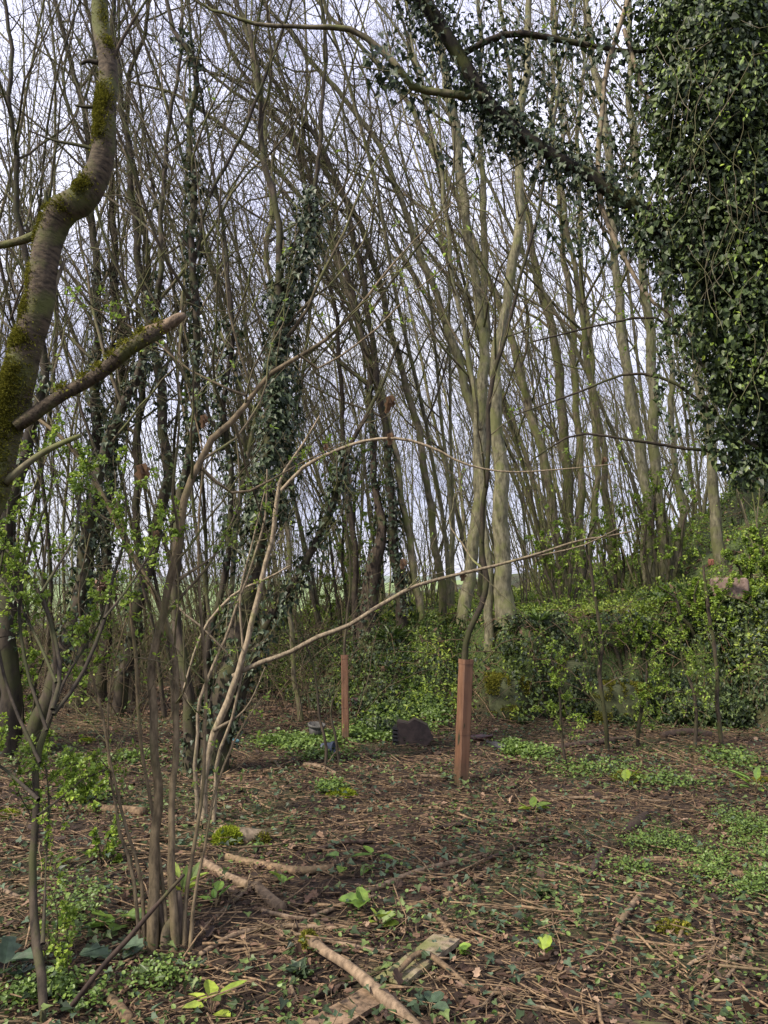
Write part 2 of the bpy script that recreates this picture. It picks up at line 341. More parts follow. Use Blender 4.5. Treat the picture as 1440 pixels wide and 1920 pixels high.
s.add(np.stack([X, Y, Z], -1), [q], np.stack([gr, field, X * 0], -1).reshape(-1, 3))
tag(link('ground', s, gmat()), 'woodland floor of brown leaf litter rising into a green bank, pale meadow beyond', 'ground', kind='structure')
# low hills far away beyond the meadow
s = Soup(); hx = np.linspace(-1800, 1400, 90)
rows = []
for k, (yy, hh) in enumerate([(900, 0), (1050, .45), (1250, 1), (1500, .7), (1800, 0)]):
    rows.append(np.stack([hx, np.full_like(hx, yy) + 30 * np.sin(hx * .01 + k), -10 + hh * (14 + 26 * fbm(hx * .003, hx * 0, 3))], -1))
V = np.stack(rows); idx = np.arange(5 * 90).reshape(5, 90)
s.add(V, [np.stack([idx[:-1, :-1], idx[:-1, 1:], idx[1:, 1:], idx[1:, :-1]], -1).reshape(-1, 4)], np.zeros(3))
tag(link('hills', s, plain('hill_grass', (.10, .13, .10), (.16, .20, .15), .9, .01, 0)), 'low pale green hills on the far horizon', 'hills', kind='structure')

# ------------------------------------------------------------------ tree builder
def px_stem(pts, Y, Y1=None, ground=True, n=None):
    p = np.array(pts, float); Yv = np.linspace(Y, Y1 if Y1 else Y, len(p))
    q, t = P(p[:, 0], p[:, 1], Yv); r = p[:, 2] / 2 / F * t
    if ground:
        z0 = float(terr(q[0, 0], q[0, 1])) - .06
        if q[0, 2] > z0 + .12:
            b = q[0].copy(); b[2] = z0; b[0] += (q[0, 0] - q[1, 0]) * .3
            q = np.concatenate([[b], q]); r = np.concatenate([[r[0] * 1.25], r])
        else: q[0, 2] = z0
    if p[-1, 1] < 40:
        e = q[-1] + (q[-1] - q[-2]) / np.linalg.norm(q[-1] - q[-2]) * 1.6 + np.array([-.1, 0, .2])
        q = np.concatenate([q, [e]]); r = np.concatenate([r, [r[-1] * .55]])
    Ln = np.linalg.norm(np.diff(q, axis=0), axis=1).sum()
    n = n or int(np.clip(Ln / .1, 10, 90))
    o = spline(np.concatenate([q, r[:, None]], 1), n); R = np.maximum(o[:, 3], .002); Pt = o[:, :3]
    u = np.linspace(0, Ln, n); am = np.minimum(R * .9, .024) * np.minimum(1, np.arange(n) / 4)
    for k in (0, 1): Pt[:, k] += am * (np.sin(u * (2.3 + k) + rng.random() * 6) + .6 * np.sin(u * 6.1 + rng.random() * 6) + .25 * np.sin(u * 17 + rng.random() * 6))
    return Pt, R
def ivy_on(s, Pt, R, t0, t1, per_m, thick, size=(.035, .06), clump=1.):
    Ln = np.linalg.norm(np.diff(Pt, axis=0), axis=1).sum() * (t1 - t0); n = int(per_m * Ln)
    t = t0 + rng.random(n) * (t1 - t0); f = t * (len(Pt) - 1.001); i = f.astype(int); f = (f - i)[:, None]
    p = Pt[i] * (1 - f) + Pt[i + 1] * f; T = nrm(Pt[i + 1] - Pt[i]); o = perp(T); r = R[i]
    lump = fbm(t * Ln * 2.2 + 7, o[:, 0] * 1.3 + 3, rng.random() * 9)
    keep = rng.random(n) < np.clip((lump - .25) * 3 * clump, .1, 1); p, T, o, r, lump = p[keep], T[keep], o[keep], r[keep], lump[keep]
    pos = p + o * (r + thick * lump[:, ] * (.15 + 1.2 * rng.random(len(p))))[:, None]
    sz = size[0] + rng.random(len(p)) * (size[1] - size[0])
    leaves(s, pos, o * .5 + np.array([0, 0, -.8]) + .45 * rng.normal(size=p.shape), o + .35 * rng.normal(size=p.shape) + np.array([0, 0, .4]), sz, IVY)
def clusters(s, C, per, size, spread=.03, tmpl=OVAL, nl=4, tr=(.4, 1.)):
    """small rosettes of young leaves along the twigs C (B,N,3)"""
    B, N, _ = C.shape; n = int(B * per); b = rng.integers(0, B, n); t = (tr[0] + rng.random(n) * (tr[1] - tr[0])) * (N - 1.001); i = t.astype(int); f = (t - i)[:, None]
    p = C[b, i] * (1 - f) + C[b, i + 1] * f; rr = np.repeat(np.clip(rng.random(n) * .7 + .3 * rng.random(n), 0, 1), nl)
    p = np.repeat(p, nl, 0); d = nrm(rng.normal(size=p.shape) + np.array([0, 0, .35]))
    leaves(s, p + d * spread * .3, d, rng.normal(size=p.shape) * .5 + np.array([0, 0, 1.]), size * (.5 + .7 * rng.random(len(p))), tmpl, np.clip(rr + .2 * rng.normal(size=len(p)), 0, 1))
def fuzz(s, pos, nor, ln, k=1):
    d = nrm(nor + .6 * rng.normal(size=nor.shape)); leaves(s, pos, d, rng.normal(size=pos.shape), ln * (.5 + rng.random(len(pos))), [(0, 0), (.22, .4), (0, 1)], curl=.3)
def tree(name, label, stems, Y=None, mat='bark', tmat='twig', k1=14, L1=.32, k2=9, L2=.45, k3=6, L3=.5, up=.13, lean=(0, 0, 0), tr=(.3, .98), group=None,
         ivy=(), fresh=0., buds=.6, fsize=.022, Y1=None, cat='tree', stemname='trunk', ang=(28, 62), rmin=.0015, S=9, tlen=None, ground=True, lump=.1):
    if Y is None: Y = float(G(stems[0][0][0], stems[0][0][1])[0][1])
    root = None; big = []; k1 = int(k1 * 1.35)
    for st in stems:
        on = ground
        if st[0] == 'a': on = False; st = st[1:]
        Pt, R = px_stem(st, Y, (Y + Y1) if Y1 else None, on); R = R * .82
        if root is None: root = thing(name, Pt[0] + np.array([0, 0, .06]), label, cat, group)
        s = Soup(); tubes(s, Pt, R, S, [rng.random() * .6 + .2], lump=lump); link(stemname, s, M[mat], root); big.append((Pt, R))
    A = [resamp(a, b, 24) for a, b in big]; PB = np.stack([a for a, b in A]); RB = np.stack([b for a, b in A])
    s = Soup(); lf = Soup()
    if k1:
        C1, R1 = grow(PB, RB, k1, tr, L1, ang, up, .15, 12, .0072, lean); tubes(s, C1, R1, 5); last = C1
        R1 = np.maximum(R1, rmin)
        if k2:
            C2, R2 = grow(C1, R1, k2, (.12, .98), L2, (25, 80), up * .4, .17, 8, .008, lean, rmin=rmin); tubes(s, C2, R2, 3); last = C2
            if k3:
                C3, R3 = grow(C2, R2, k3, (.1, 1), L3, (25, 80), up * .15, .2, 6, .008, lean, rmin=rmin * .8); tubes(s, C3, R3, 3); last = C3
        link('crown', s, M[tmat], root)
        if buds: clusters(lf, last, buds, .013, .01, DIA, 1, (.2, 1))
        if fresh: clusters(lf, last, fresh, fsize, .02, OVAL, 4)
        if lf.n: link('young_leaves', lf, M['fresh'] if fresh else M['grass'], root, smooth=False)
    if ivy:
        s = Soup()
        for (i, t0, t1, per, th) in ivy: ivy_on(s, *big[i], t0, t1, per, th)
        link('ivy', s, M['ivygrey'], root, smooth=False)
    return root, big

# ------------------------------------------------------------------ left cherry, close to the camera
YC = 3.1
pts = [(-200, 1500, 108), (-140, 1250, 95), (-66, 1050, 84), (-21, 920, 76), (4, 830, 70), (20, 760, 66), (38, 690, 63), (50, 620, 59), (62, 550, 54), (74, 480, 53), (90, 425, 56), (112, 396, 60),
       (140, 386, 61), (165, 366, 58), (184, 330, 52), (194, 280, 44), (199, 210, 39), (197, 130, 38), (194, 60, 35), (193, -10, 33), (200, -200, 26), (180, -420, 16)]
Pt, R = px_stem(pts, YC, n=110); R = R * .93
cherry = thing('cherry_tree', (Pt[0][0], Pt[0][1], Pt[0][2] + .06), 'crooked cherry trunk with banded bark and moss pads bending in from the left edge', 'tree')
s = Soup(); tubes(s, Pt, R, 24, [.45], lump=.11); link('trunk', s, M['cherry'], cherry)
s = Soup()
def patch(px, py, hp, wp, n, ln=.010):              # a moss pad on the side of the trunk facing that way
    c, t = P(px, py, YC); d = np.linalg.norm(Pt - c, axis=1); i = int(d.argmin()); T = nrm(Pt[min(i + 1, len(Pt) - 1)] - Pt[i - 1])
    hh = hp / F * t; sc = hh / (np.linalg.norm(Pt[i] - Pt[i - 1]) + 1e-6)
    a0 = math.asin(np.clip((c[0] - Pt[i, 0]) / R[i], -1, 1)); da = np.clip(wp / F * t / R[i], .3, 1.5)
    u = rng.normal(size=n) * .45; v = rng.normal(size=n) * .45; k = (u**2 + v**2) < .9 + .5 * rng.random(n); u, v = u[k], v[k]
    f = np.clip(i + u * sc, 0, len(Pt) - 2); ii = f.astype(int); ff = (f - ii)[:, None]; p = Pt[ii] * (1 - ff) + Pt[ii + 1] * ff; r = R[ii]
    T = nrm(Pt[ii + 1] - Pt[ii]); side = nrm(np.cross(T, [[0, -1, 0]])) * -1; side = side * np.sign(side[:, :1] + 1e-9); fr = np.cross(side, T); fr = fr * np.sign(-fr[:, 1:2])
    an = a0 + v * da; o = side * np.sin(an)[:, None] + fr * np.cos(an)[:, None]
    ex = rng.random(len(u)) < .35; u = np.where(ex, u * 1.9, u); v = np.where(ex, v * 1.7, v); f = np.clip(i + u * sc, 0, len(Pt) - 2); ii = f.astype(int); ff = (f - ii)[:, None]; p = Pt[ii] * (1 - ff) + Pt[ii + 1] * ff; r = R[ii]; an = a0 + v * da; o = side * np.sin(an)[:, None] + fr * np.cos(an)[:, None]
    hgt = .005 * (1 - (u**2 + v**2))[:, None].clip(0)
    fuzz(s, p + o * (r[:, None] * .98 + hgt), o, ln)
for a in [(195, 205, 30, 22, 1800), (190, 235, 20, 20, 900), (195, 262, 22, 16, 900), (205, 95, 18, 12, 300), (163, 365, 20, 18, 900), (85, 405, 22, 18, 500), (48, 590, 28, 26, 1700), (40, 636, 20, 30, 1500),
          (70, 450, 22, 16, 400), (62, 520, 30, 16, 500), (18, 735, 60, 34, 3800), (5, 800, 60, 34, 3200), (-10, 900, 60, 34, 1500), (30, 700, 26, 26, 900), (0, 860, 40, 20, 900), (130, 385, 14, 20, 300), (190, 30, 40, 10, 200)]: patch(*a)
link('moss', s, M['moss'], cherry, smooth=False)
def cherry_branch(pts, mat='cherry', nm='branch', Y1=0., caps=True, S=10, lump=.12, lab=None):
    a, b = px_stem(pts, YC, YC + Y1 if Y1 else None, False); s = Soup(); tubes(s, a, b, S, [.5], lump=lump, caps=caps); o = link(nm, s, M[mat], cherry)
    if lab: o['label'] = lab
    return a, b
a, b = cherry_branch([(30, 800, 26), (62, 776, 26), (110, 738, 24), (180, 688, 26), (235, 650, 28), (285, 622, 27)], lab='broken mossy limb pointing right')
a2, b2 = cherry_branch([(278, 626, 26), (310, 609, 23), (335, 597, 18), (348, 591, 8)], 'broken', 'broken_end', lump=.5, lab='torn end of pale orange wood')
s = Soup(); k = rng.integers(int(len(a) * .35), len(a), 1800); o = nrm(rng.normal(size=(1800, 3)) * [.6, .6, .5] + [0, -.2, .8]); fuzz(s, a[k] + o * b[k][:, None] + rng.normal(size=(1800, 3)) * .008, o, .014); link('moss', s, M['moss'], cherry, smooth=False)
cherry_branch([(10, 905, 16), (40, 880, 13), (85, 848, 12), (130, 826, 10), (152, 816, 8)], 'bark', lab='short grey dead branch')
cherry_branch([(68, 440, 17), (40, 452, 15), (5, 461, 14), (-60, 470, 12), (-160, 440, 8)])
cherry_branch([(72, 630, 9), (85, 590, 9), (105, 530, 8), (122, 487, 7)], 'bark')
cherry_branch([(88, 395, 8), (87, 372, 8), (86, 358, 6)], 'dark'); cherry_branch([(180, 200, 8), (160, 201, 6), (141, 198, 4)], 'dark'); cherry_branch([(185, 118, 9), (165, 116, 8), (154, 121, 6)], 'dark')
cherry_branch([(188, 275, 10), (178, 280, 9), (150, 272, 7), (100, 262, 5), (55, 245, 3)], 'dark', caps=False); cherry_branch([(208, 118, 8), (225, 80, 7), (250, 40, 6), (275, 0, 4), (330, -70, 3)], caps=False)
a, b = cherry_branch([(88, 400, 4), (75, 440, 4), (60, 500, 4), (35, 560, 4), (22, 600, 3), (45, 545, 2)], 'dark', caps=False)
s = Soup(); A, B_ = resamp(Pt[55:], R[55:], 24); C1, R1 = grow(A[None], B_[None], 12, (.2, .95), .5, (35, 75), .08, .12, 10, .008); tubes(s, C1, R1, 5)
C2, R2 = grow(C1, R1, 7, (.2, 1), .4, (25, 60), .05, .12, 7, .007, rmin=.001); tubes(s, C2, R2, 4); link('crown', s, M['dark'], cherry)

# ------------------------------------------------------------------ hazel coppice in front
def shrub(name, label, stems, Y, mat='hazel', k1=6, L1=.35, k2=4, L2=.4, fresh=.6, fsize=.02, cat='shrub', up=.1, lean=(0, 0, 0), fmat='fresh', tr=(.35, .98), k3=0, group=None, Y1=None, tmat='twig', stub=False, nl=4, tmpl=OVAL, rfrac=.008, smin=.0014, wk=1.):
    root = None; big = []
    for st in stems:
        y1 = Y1
        if isinstance(st, dict): y1 = st.get('Y1', Y1); st = st['p']
        on = True
        if st[0] == 'a': on = False; st = st[1:]
        a, b = px_stem(st, Y, (Y + y1) if y1 else None, on); b = b * wk
        if root is None: root = thing(name, a[0] + np.array([0, 0, .06]), label, cat, group)
        s = Soup(); tubes(s, a, b, 8, [rng.random()], lump=.06); link('stem', s, M[mat], root); big.append((a, b))
    A = [resamp(a, b, 24) for a, b in big]; PB = np.stack([a for a, b in A]); RB = np.stack([b for a, b in A])
    s = Soup(); lf = Soup(); C1, R1 = grow(PB, RB, k1, tr, L1, (30, 75), up, .13, 10, rfrac, lean, rmin=smin); tubes(s, C1, R1, 5); last = C1
    if k2: C2, R2 = grow(C1, R1, k2, (.2, 1), L2, (25, 65), up * .5, .14, 7, .008, lean, rmin=smin * .8); tubes(s, C2, R2, 3); last = C2
    if k3: C3, R3 = grow(C2, R2, k3, (.2, 1), .5, (25, 65), up * .3, .14, 5, .008, lean, rmin=smin * .7); tubes(s, C3, R3, 3); last = C3
    link('twigs', s, M[tmat], root)
    if fresh: clusters(lf, last, fresh, fsize, .02, tmpl, nl, (.3, 1)); link('young_leaves', lf, M[fmat], root, smooth=False)
    return root, big
YH = float(G(300, 1785)[0][1])
hz, big = shrub('hazel_shrub', 'multi-stemmed hazel with smooth olive-brown stems rising from one stool in the left foreground',
    [[(287, 1785, 31), (289, 1700, 25), (290, 1600, 23), (293, 1480, 20), (295, 1350, 18), (300, 1230, 18), (316, 1120, 17), (331, 1010, 17), (350, 920, 16), (374, 862, 15), (402, 815, 15), (440, 782, 13), (458, 748, 12), (500, 700, 11), (560, 665, 9), (620, 630, 8), (680, 570, 6), (760, 470, 4), (850, 380, 2)],
     [(330, 1775, 22), (330, 1680, 19), (329, 1560, 15), (330, 1440, 15), (326, 1350, 14), (316, 1230, 14), (300, 1150, 13), (262, 1070, 12), (215, 980, 11), (180, 905, 10), (140, 845, 9), (90, 795, 8), (50, 772, 5), (20, 740, 3)],
     [(345, 1770, 14), (352, 1690, 10), (365, 1600, 9), (378, 1500, 8), (382, 1380, 8), (385, 1250, 7), (372, 1120, 6), (370, 980, 5), (380, 850, 4), (350, 720, 3)],
     [(272, 1790, 10), (262, 1650, 8), (235, 1540, 7), (212, 1440, 6), (190, 1330, 6), (165, 1240, 5), (150, 1120, 4), (170, 1000, 3)],
     [(265, 1780, 9), (250, 1640, 8), (222, 1560, 7), (215, 1500, 6), (200, 1420, 5), (205, 1280, 4), (240, 1150, 3)],
     [(318, 1780, 12), (310, 1690, 9), (303, 1600, 8), (280, 1480, 8), (262, 1380, 8), (257, 1250, 8), (245, 1140, 7), (240, 1040, 6), (215, 940, 5)],
     [(355, 1765, 12), (362, 1690, 8), (380, 1580, 6), (402, 1480, 5), (425, 1420, 5), (450, 1370, 4), (490, 1310, 3)],
     ['a', (330, 1090, 9), (405, 1040, 3), (450, 1000, 2)], ['a', (380, 880, 9), (440, 925, 6), (500, 905, 5), (560, 870, 4), (640, 830, 3)],
     ['a', (440, 795, 7), (470, 900, 5), (505, 1010, 2)],
     ['a', (462, 742, 6), (430, 730, 6), (350, 690, 5), (290, 640, 4), (200, 590, 3), (120, 560, 2)],
     ['a', (560, 665, 6), (600, 690, 5), (700, 620, 4), (760, 560, 3), (860, 480, 2)]], YH, wk=.84, k1=13, L1=.28, k2=7, fresh=.22, fsize=.024, up=.06, Y1=.25)
s = Soup()
for x0, x1, y1 in [(284, 286, 1650), (300, 296, 1690), (338, 333, 1670), (322, 326, 1720), (352, 350, 1730)]:
    a, b = px_stem([(x0, 1790, 26), (x0, 1745, 22), (x1, y1, 9)], YH + .02); tubes(s, a, b, 8, lump=.5, caps=True)
link('stool', s, M['rot'], hz)
# arching branch shrub beside it (long pale branch across the middle)
Y2 = float(G(400, 1440)[0][1])
YA = 5.2
shrub('arching_shrub', 'brown-stemmed shrub whose long pale branches arch right across the middle of the wood',
    [[(385, 1440, 17), (395, 1390, 17), (418, 1310, 17), (438, 1265, 15), (450, 1225, 13), (470, 1180, 13), (490, 1100, 12), (512, 1000, 11), (524, 930, 10), (530, 895, 7), (560, 850, 6), (600, 780, 4)],
     ['a', (436, 1268, 11), (480, 1245, 12), (540, 1225, 11), (600, 1195, 11), (660, 1170, 10), (715, 1135, 10), (770, 1105, 9), (830, 1085, 8), (910, 1065, 7), (1000, 1040, 6), (1080, 1015, 5), (1140, 1005, 4), (1185, 996, 3)],
     ['a', (910, 1066, 5), (980, 1048, 5), (1060, 1032, 4), (1100, 1020, 3), (1180, 980, 2)],
     ['a', (400, 1370, 11), (460, 1330, 4), (500, 1250, 3)],
     ['a', (527, 920, 8), (575, 870, 9), (640, 840, 8), (700, 823, 7), (760, 824, 7), (820, 845, 6), (870, 870, 5), (950, 885, 4), (1050, 880, 3), (1150, 870, 2)],
     [(372, 1450, 10), (376, 1380, 8), (380, 1300, 8), (430, 1180, 7), (470, 1060, 6), (495, 960, 5), (500, 880, 4)],
     [(410, 1440, 9), (440, 1340, 7), (455, 1230, 6), (450, 1120, 5), (475, 1000, 4), (500, 900, 3)],
     ['a', (345, 1290, 4), (375, 1190, 6), (400, 1150, 7), (440, 1110, 6), (500, 1085, 5), (545, 1060, 3)],
     ['a', (325, 1127, 5), (350, 1155, 5), (372, 1172, 5), (430, 1230, 4)]], YA, mat='whip', wk=.8, k1=12, L1=.22, k2=6, fresh=.12, up=.02, fsize=.02)

# ------------------------------------------------------------------ left foreground hawthorn sapling + bushes with fresh green leaves
YS = 2.95
sp_, _ = shrub('hawthorn_sapling', 'slim hawthorn rising from the lower left corner, flushed with bright green leaves above',
    [[(84, 1925, 17), (82, 1850, 16), (78, 1800, 20), (70, 1760, 16), (63, 1690, 15), (66, 1600, 14), (72, 1520, 13), (72, 1440, 12), (84, 1380, 12), (98, 1330, 11), (104, 1270, 9), (98, 1200, 7), (80, 1100, 6), (88, 1000, 4)],
     ['a', (72, 1500, 8), (30, 1460, 6), (-20, 1420, 5), (-80, 1360, 4)], ['a', (80, 1770, 9), (85, 1640, 3), (90, 1500, 4), (80, 1400, 2)],
     ['a', (70, 1530, 5), (110, 1500, 4), (160, 1460, 3), (210, 1440, 2)], ['a', (100, 1330, 6), (130, 1260, 5), (180, 1180, 4), (215, 1090, 3)],
     ['a', (105, 1280, 6), (60, 1180, 5), (20, 1110, 4), (-30, 1050, 3)],
     ['a', (98, 1330, 8), (112, 1270, 8), (105, 1210, 7), (85, 1130, 7), (45, 1060, 6), (0, 1020, 5), (-60, 980, 4)], ['a', (100, 1340, 8), (150, 1270, 7), (195, 1160, 7), (215, 1080, 6), (240, 1000, 5), (235, 900, 3)],
     ['a', (88, 1370, 7), (50, 1250, 6), (40, 1120, 6), (70, 1000, 5), (100, 900, 4), (100, 780, 3)], ['a', (75, 1430, 7), (20, 1300, 6), (-10, 1150, 5), (15, 980, 4), (20, 850, 3)],
     ['a', (195, 1160, 5), (250, 1090, 4), (300, 1010, 4), (345, 960, 3)], ['a', (78, 1110, 5), (140, 1000, 5), (150, 920, 4), (180, 840, 3)]], YS, mat='dark', k1=14, L1=.26, k2=7, fresh=1.3, fsize=.0165, tr=(.32, 1), nl=6, tmpl=ROUND, tmat='dark', Y1=.7, rfrac=.006)
# dead stick leaning across the hazel stool
def stick(pts, name, label, mat='stick', cat='stick', S=7, lump=.15, lift=0., caps=True, Y=None, parent=None, group=None):
    q = []; 
    for (x, y, wd, *e) in pts:
        if Y: g, t = P(x, y, Y)
        else: g, t = G(x, y)
        r = wd / 2 / F * t; up = e[0] if e else 0.
        if Y is None: g = g + np.array([0, 0, r * .6 + lift + up])
        q.append([*g, r])
    o = spline(np.array(q), max(10, len(q) * 5)); s = Soup(); tubes(s, o[:, :3], np.maximum(o[:, 3], .002), S, [.35 + .5 * rng.random()], lump=lump, caps=caps)
    ob = link(name, s, M[mat], parent, origin=o[0, :3]); 
    if parent is None: tag(ob, label, cat, group)
    return ob, o
stick([(135, 1885, 10), (190, 1815, 10), (240, 1760, 10), (300, 1690, 8), (345, 1640, 6)], 'leaning_stick', 'dark straight dead stick leaning up across the foot of the foreground hazel', 'stickdark', Y=2.75)

# ------------------------------------------------------------------ named trees, left group
tree('ivy_tree', 'dark leaning twin-stemmed tree with a broad foot at the far left edge',
     [[(12, 1415, 84), (18, 1320, 50), (12, 1200, 42), (8, 1060, 36), (25, 950, 30), (60, 820, 24), (75, 700, 20), (45, 450, 14), (20, 200, 11), (10, -10, 8)],
      [(45, 1405, 50), (95, 1305, 40), (130, 1180, 30), (152, 1050, 28), (188, 900, 26), (232, 760, 22), (272, 650, 18), (300, 500, 13), (312, 300, 10), (335, 100, 8), (340, -10, 6)]], None, 'dark', ivy=[(1, .1, .5, 260, .1), (0, .1, .4, 100, .06)], k1=16, lean=(.03, 0, 0))
tree('ivy_tree', 'dark trunk with a slow S-bend and sparse ivy, left of the hazel stems',
     [[(222, 1340, 36), (245, 1210, 30), (270, 1070, 28), (302, 960, 26), (318, 880, 24), (302, 760, 22), (285, 640, 20), (262, 480, 17), (245, 330, 15), (225, 180, 13), (215, 0, 10)]], None, 'dark', ivy=[(0, .05, .5, 160, .1)], k1=22)
tree('ivy_tree', 'tall wavy dark stem rising from a rotten split stump just behind the hazel',
     [[(362, 1450, 58), (356, 1380, 36), (345, 1280, 26), (334, 1150, 21), (336, 1000, 21), (350, 880, 20), (361, 760, 18), (366, 620, 17), (368, 500, 16), (364, 350, 15), (352, 240, 14), (361, 130, 13), (325, 50, 11), (312, -10, 9)],
      ['a', (362, 500, 8), (395, 380, 8), (430, 300, 8), (470, 220, 8), (505, 110, 7), (548, 0, 6)]], None, 'dark', ivy=[(0, .28, .75, 200, .09)], k1=14)
t4, b4 = tree('ivy_tree', 'many-stemmed tree smothered in dark ivy up to head height and above, left of centre',
     [[(395, 1448, 84), (420, 1310, 60), (452, 1150, 46), (485, 1000, 30), (505, 850, 27), (515, 700, 25), (518, 560, 22), (522, 450, 16), (500, 300, 14), (490, 180, 12), (470, 60, 10), (430, -10, 8)],
      ['a', (520, 590, 13), (552, 520, 13), (580, 440, 12), (592, 360, 11), (604, 200, 9), (602, 0, 8)],
      [(425, 1400, 24), (500, 1160, 22), (560, 1070, 19), (612, 980, 16), (645, 880, 13), (700, 760, 9), (745, 640, 6)],
      [(380, 1445, 26), (400, 1200, 16), (430, 1000, 14), (420, 800, 12), (440, 600, 10), (410, 400, 8), (380, 200, 6), (350, 0, 5)]], None, 'dark',
     ivy=[(0, .0, .26, 1000, .18), (0, .24, .46, 1900, .28), (1, 0, .25, 700, .22), (2, .1, .75, 350, .12), (3, .2, .45, 400, .18)], k1=14)
tree('ivy_tree', 'upright ivy-hung stem behind the broken mossy limb, left one of a close pair',
     [[(150, 1300, 26), (165, 1100, 25), (178, 900, 25), (183, 700, 21), (178, 500, 17), (172, 380, 15), (165, 250, 13), (120, 80, 11), (105, -10, 9)]], 9.6, 'dark', ivy=[(0, .1, .5, 500, .14)], k1=26)
tree('ivy_tree', 'upright ivy-hung stem behind the broken mossy limb, right one of a close pair',
     [[(192, 1290, 26), (200, 1000, 24), (215, 800, 24), (228, 640, 21), (214, 480, 17), (205, 350, 14), (190, 200, 11), (160, 0, 8)],
      [(250, 1290, 20), (262, 1000, 18), (255, 800, 16), (285, 600, 15), (270, 450, 13), (240, 200, 11), (280, -10, 8)]], 10.2, 'dark', ivy=[(0, .12, .5, 450, .13)], k1=22)
tree('slender_tree', 'slim olive stem standing alone in the gap between the wavy stem and the ivy-smothered tree',
     [[(560, 1300, 12), (545, 1150, 11), (530, 900, 11), (535, 700, 10), (500, 500, 12), (512, 400, 12), (500, 280, 11), (478, 150, 10), (450, 0, 8)]], 9, 'bark', k1=18)
# ------------------------------------------------------------------ named trees on the bank
LN = (-.05, 0, 0)
tree('old_stump_tree', 'short thick hollow stump with thin poles sprouting from it, just behind the far tree guard',
     [[(685, 1198, 50), (690, 1130, 42), (700, 1060, 36), (712, 1000, 24), (705, 900, 16), (690, 700, 14), (640, 480, 12), (560, 290, 10), (450, 120, 8), (380, -10, 6)],
      [(672, 1196, 22), (668, 1080, 14), (650, 900, 12), (640, 700, 10), (610, 500, 9), (560, 300, 8), (500, 0, 6)]], None, 'rot', ivy=[(0, .0, .3, 200, .06)], k1=18, lean=LN)
tree('ivy_tree', 'slim dark trunk, ivy round its foot, between hollow stump and forked tree',
     [[(755, 1178, 28), (744, 1080, 23), (738, 960, 21), (728, 850, 17), (705, 720, 15), (690, 560, 13), (650, 400, 12), (600, 270, 11), (520, 160, 9), (420, 40, 7), (380, -10, 6)]], None, 'dark', ivy=[(0, .02, .22, 500, .08)], k1=24, lean=LN)
tree('forked_tree', 'tall forked tree with ridged olive trunk just left of the thickest pale trunk',
     [[(868, 1172, 34), (878, 1080, 29), (890, 980, 28), (902, 880, 29), (903, 800, 29), (905, 700, 25), (900, 600, 21), (886, 480, 20), (868, 360, 20), (850, 240, 23), (836, 130, 20), (815, 40, 17), (800, -20, 14)],
      ['a', (899, 805, 21), (872, 720, 19), (845, 640, 17), (812, 540, 15), (770, 420, 14), (730, 320, 13), (680, 230, 12), (610, 140, 11), (540, 60, 9), (480, -10, 7)],
      ['a', (905, 690, 18), (913, 560, 17), (907, 420, 15), (900, 300, 13), (905, 150, 11), (895, 0, 9)]], None, 'pale', k1=16, lean=LN, S=12, lump=.04)
tree('birch_like_tree', 'thickest pale grey trunk on the bank with banded bark, right of the forked tree',
     [[(950, 1165, 54), (946, 1080, 41), (941, 1000, 37), (936, 900, 34), (930, 800, 29), (930, 700, 25), (945, 600, 21), (962, 480, 23), (975, 360, 21), (978, 250, 19), (985, 120, 17), (988, -10, 14)],
      [(916, 1168, 22), (912, 1050, 18), (905, 900, 14), (880, 700, 11), (850, 500, 9), (820, 300, 8), (780, 100, 6), (760, 0, 5)],
      ['a', (962, 480, 12), (1000, 330, 9), (1045, 180, 7), (1080, 0, 5)]], None, 'pale', k1=16, lean=LN, S=12, lump=.04)
tree('coppiced_tree', 'cluster of leaning poles from one mossy foot, right of the thickest pale trunk',
     [[(1076, 1108, 34), (1066, 980, 26), (1060, 850, 23), (1048, 700, 20), (1020, 560, 18), (985, 400, 15), (960, 200, 12), (940, 0, 9)],
      [(1060, 1108, 26), (1036, 950, 21), (1000, 790, 19), (958, 640, 17), (900, 480, 15), (840, 340, 13), (780, 220, 11), (700, 110, 10), (620, 30, 8)],
      [(1090, 1108, 22), (1088, 900, 17), (1078, 700, 15), (1062, 500, 13), (1040, 300, 11), (1035, 100, 9), (1038, 0, 7)],
      [(1100, 1108, 18), (1118, 900, 14), (1110, 700, 13), (1090, 500, 11), (1085, 250, 9), (1100, 0, 7)]], None, 'bark', k1=12, lean=LN)
tree('twin_trunk_tree', 'pair of tall straight trunks sharing one dark stool up the right slope',
     [[(1247, 1082, 36), (1238, 960, 27), (1230, 850, 25), (1222, 740, 24), (1216, 600, 21), (1200, 450, 18), (1190, 300, 17), (1180, 100, 13), (1175, 0, 10)],
      [(1218, 1080, 32), (1210, 950, 25), (1200, 850, 24), (1186, 750, 23), (1168, 650, 21), (1156, 540, 19), (1150, 420, 17), (1140, 300, 18), (1120, 150, 14), (1100, 0, 11)],
      [(1262, 1078, 26), (1275, 950, 16), (1262, 800, 14), (1250, 600, 12), (1240, 400, 10)]], None, 'pale', k1=12, lean=LN)
tree('slender_tree', 'straight brown trunk standing alone on the skyline at the right, next to the hanging ivy',
     [[(1354, 1062, 30), (1342, 960, 25), (1331, 860, 23), (1318, 760, 21), (1305, 640, 18), (1290, 500, 15), (1275, 300, 12), (1270, 0, 9)]], None, 'pale', k1=14, lean=LN)
tree('arching_tree', 'thin mossy pole arching far left from the bank lip, lower of two',
     [[(790, 1168, 20), (770, 1010, 16), (740, 860, 15), (700, 690, 14), (650, 540, 13), (590, 410, 12), (510, 310, 11), (420, 240, 9), (330, 180, 7), (240, 150, 5)]], None, 'bark', k1=26, lean=LN)
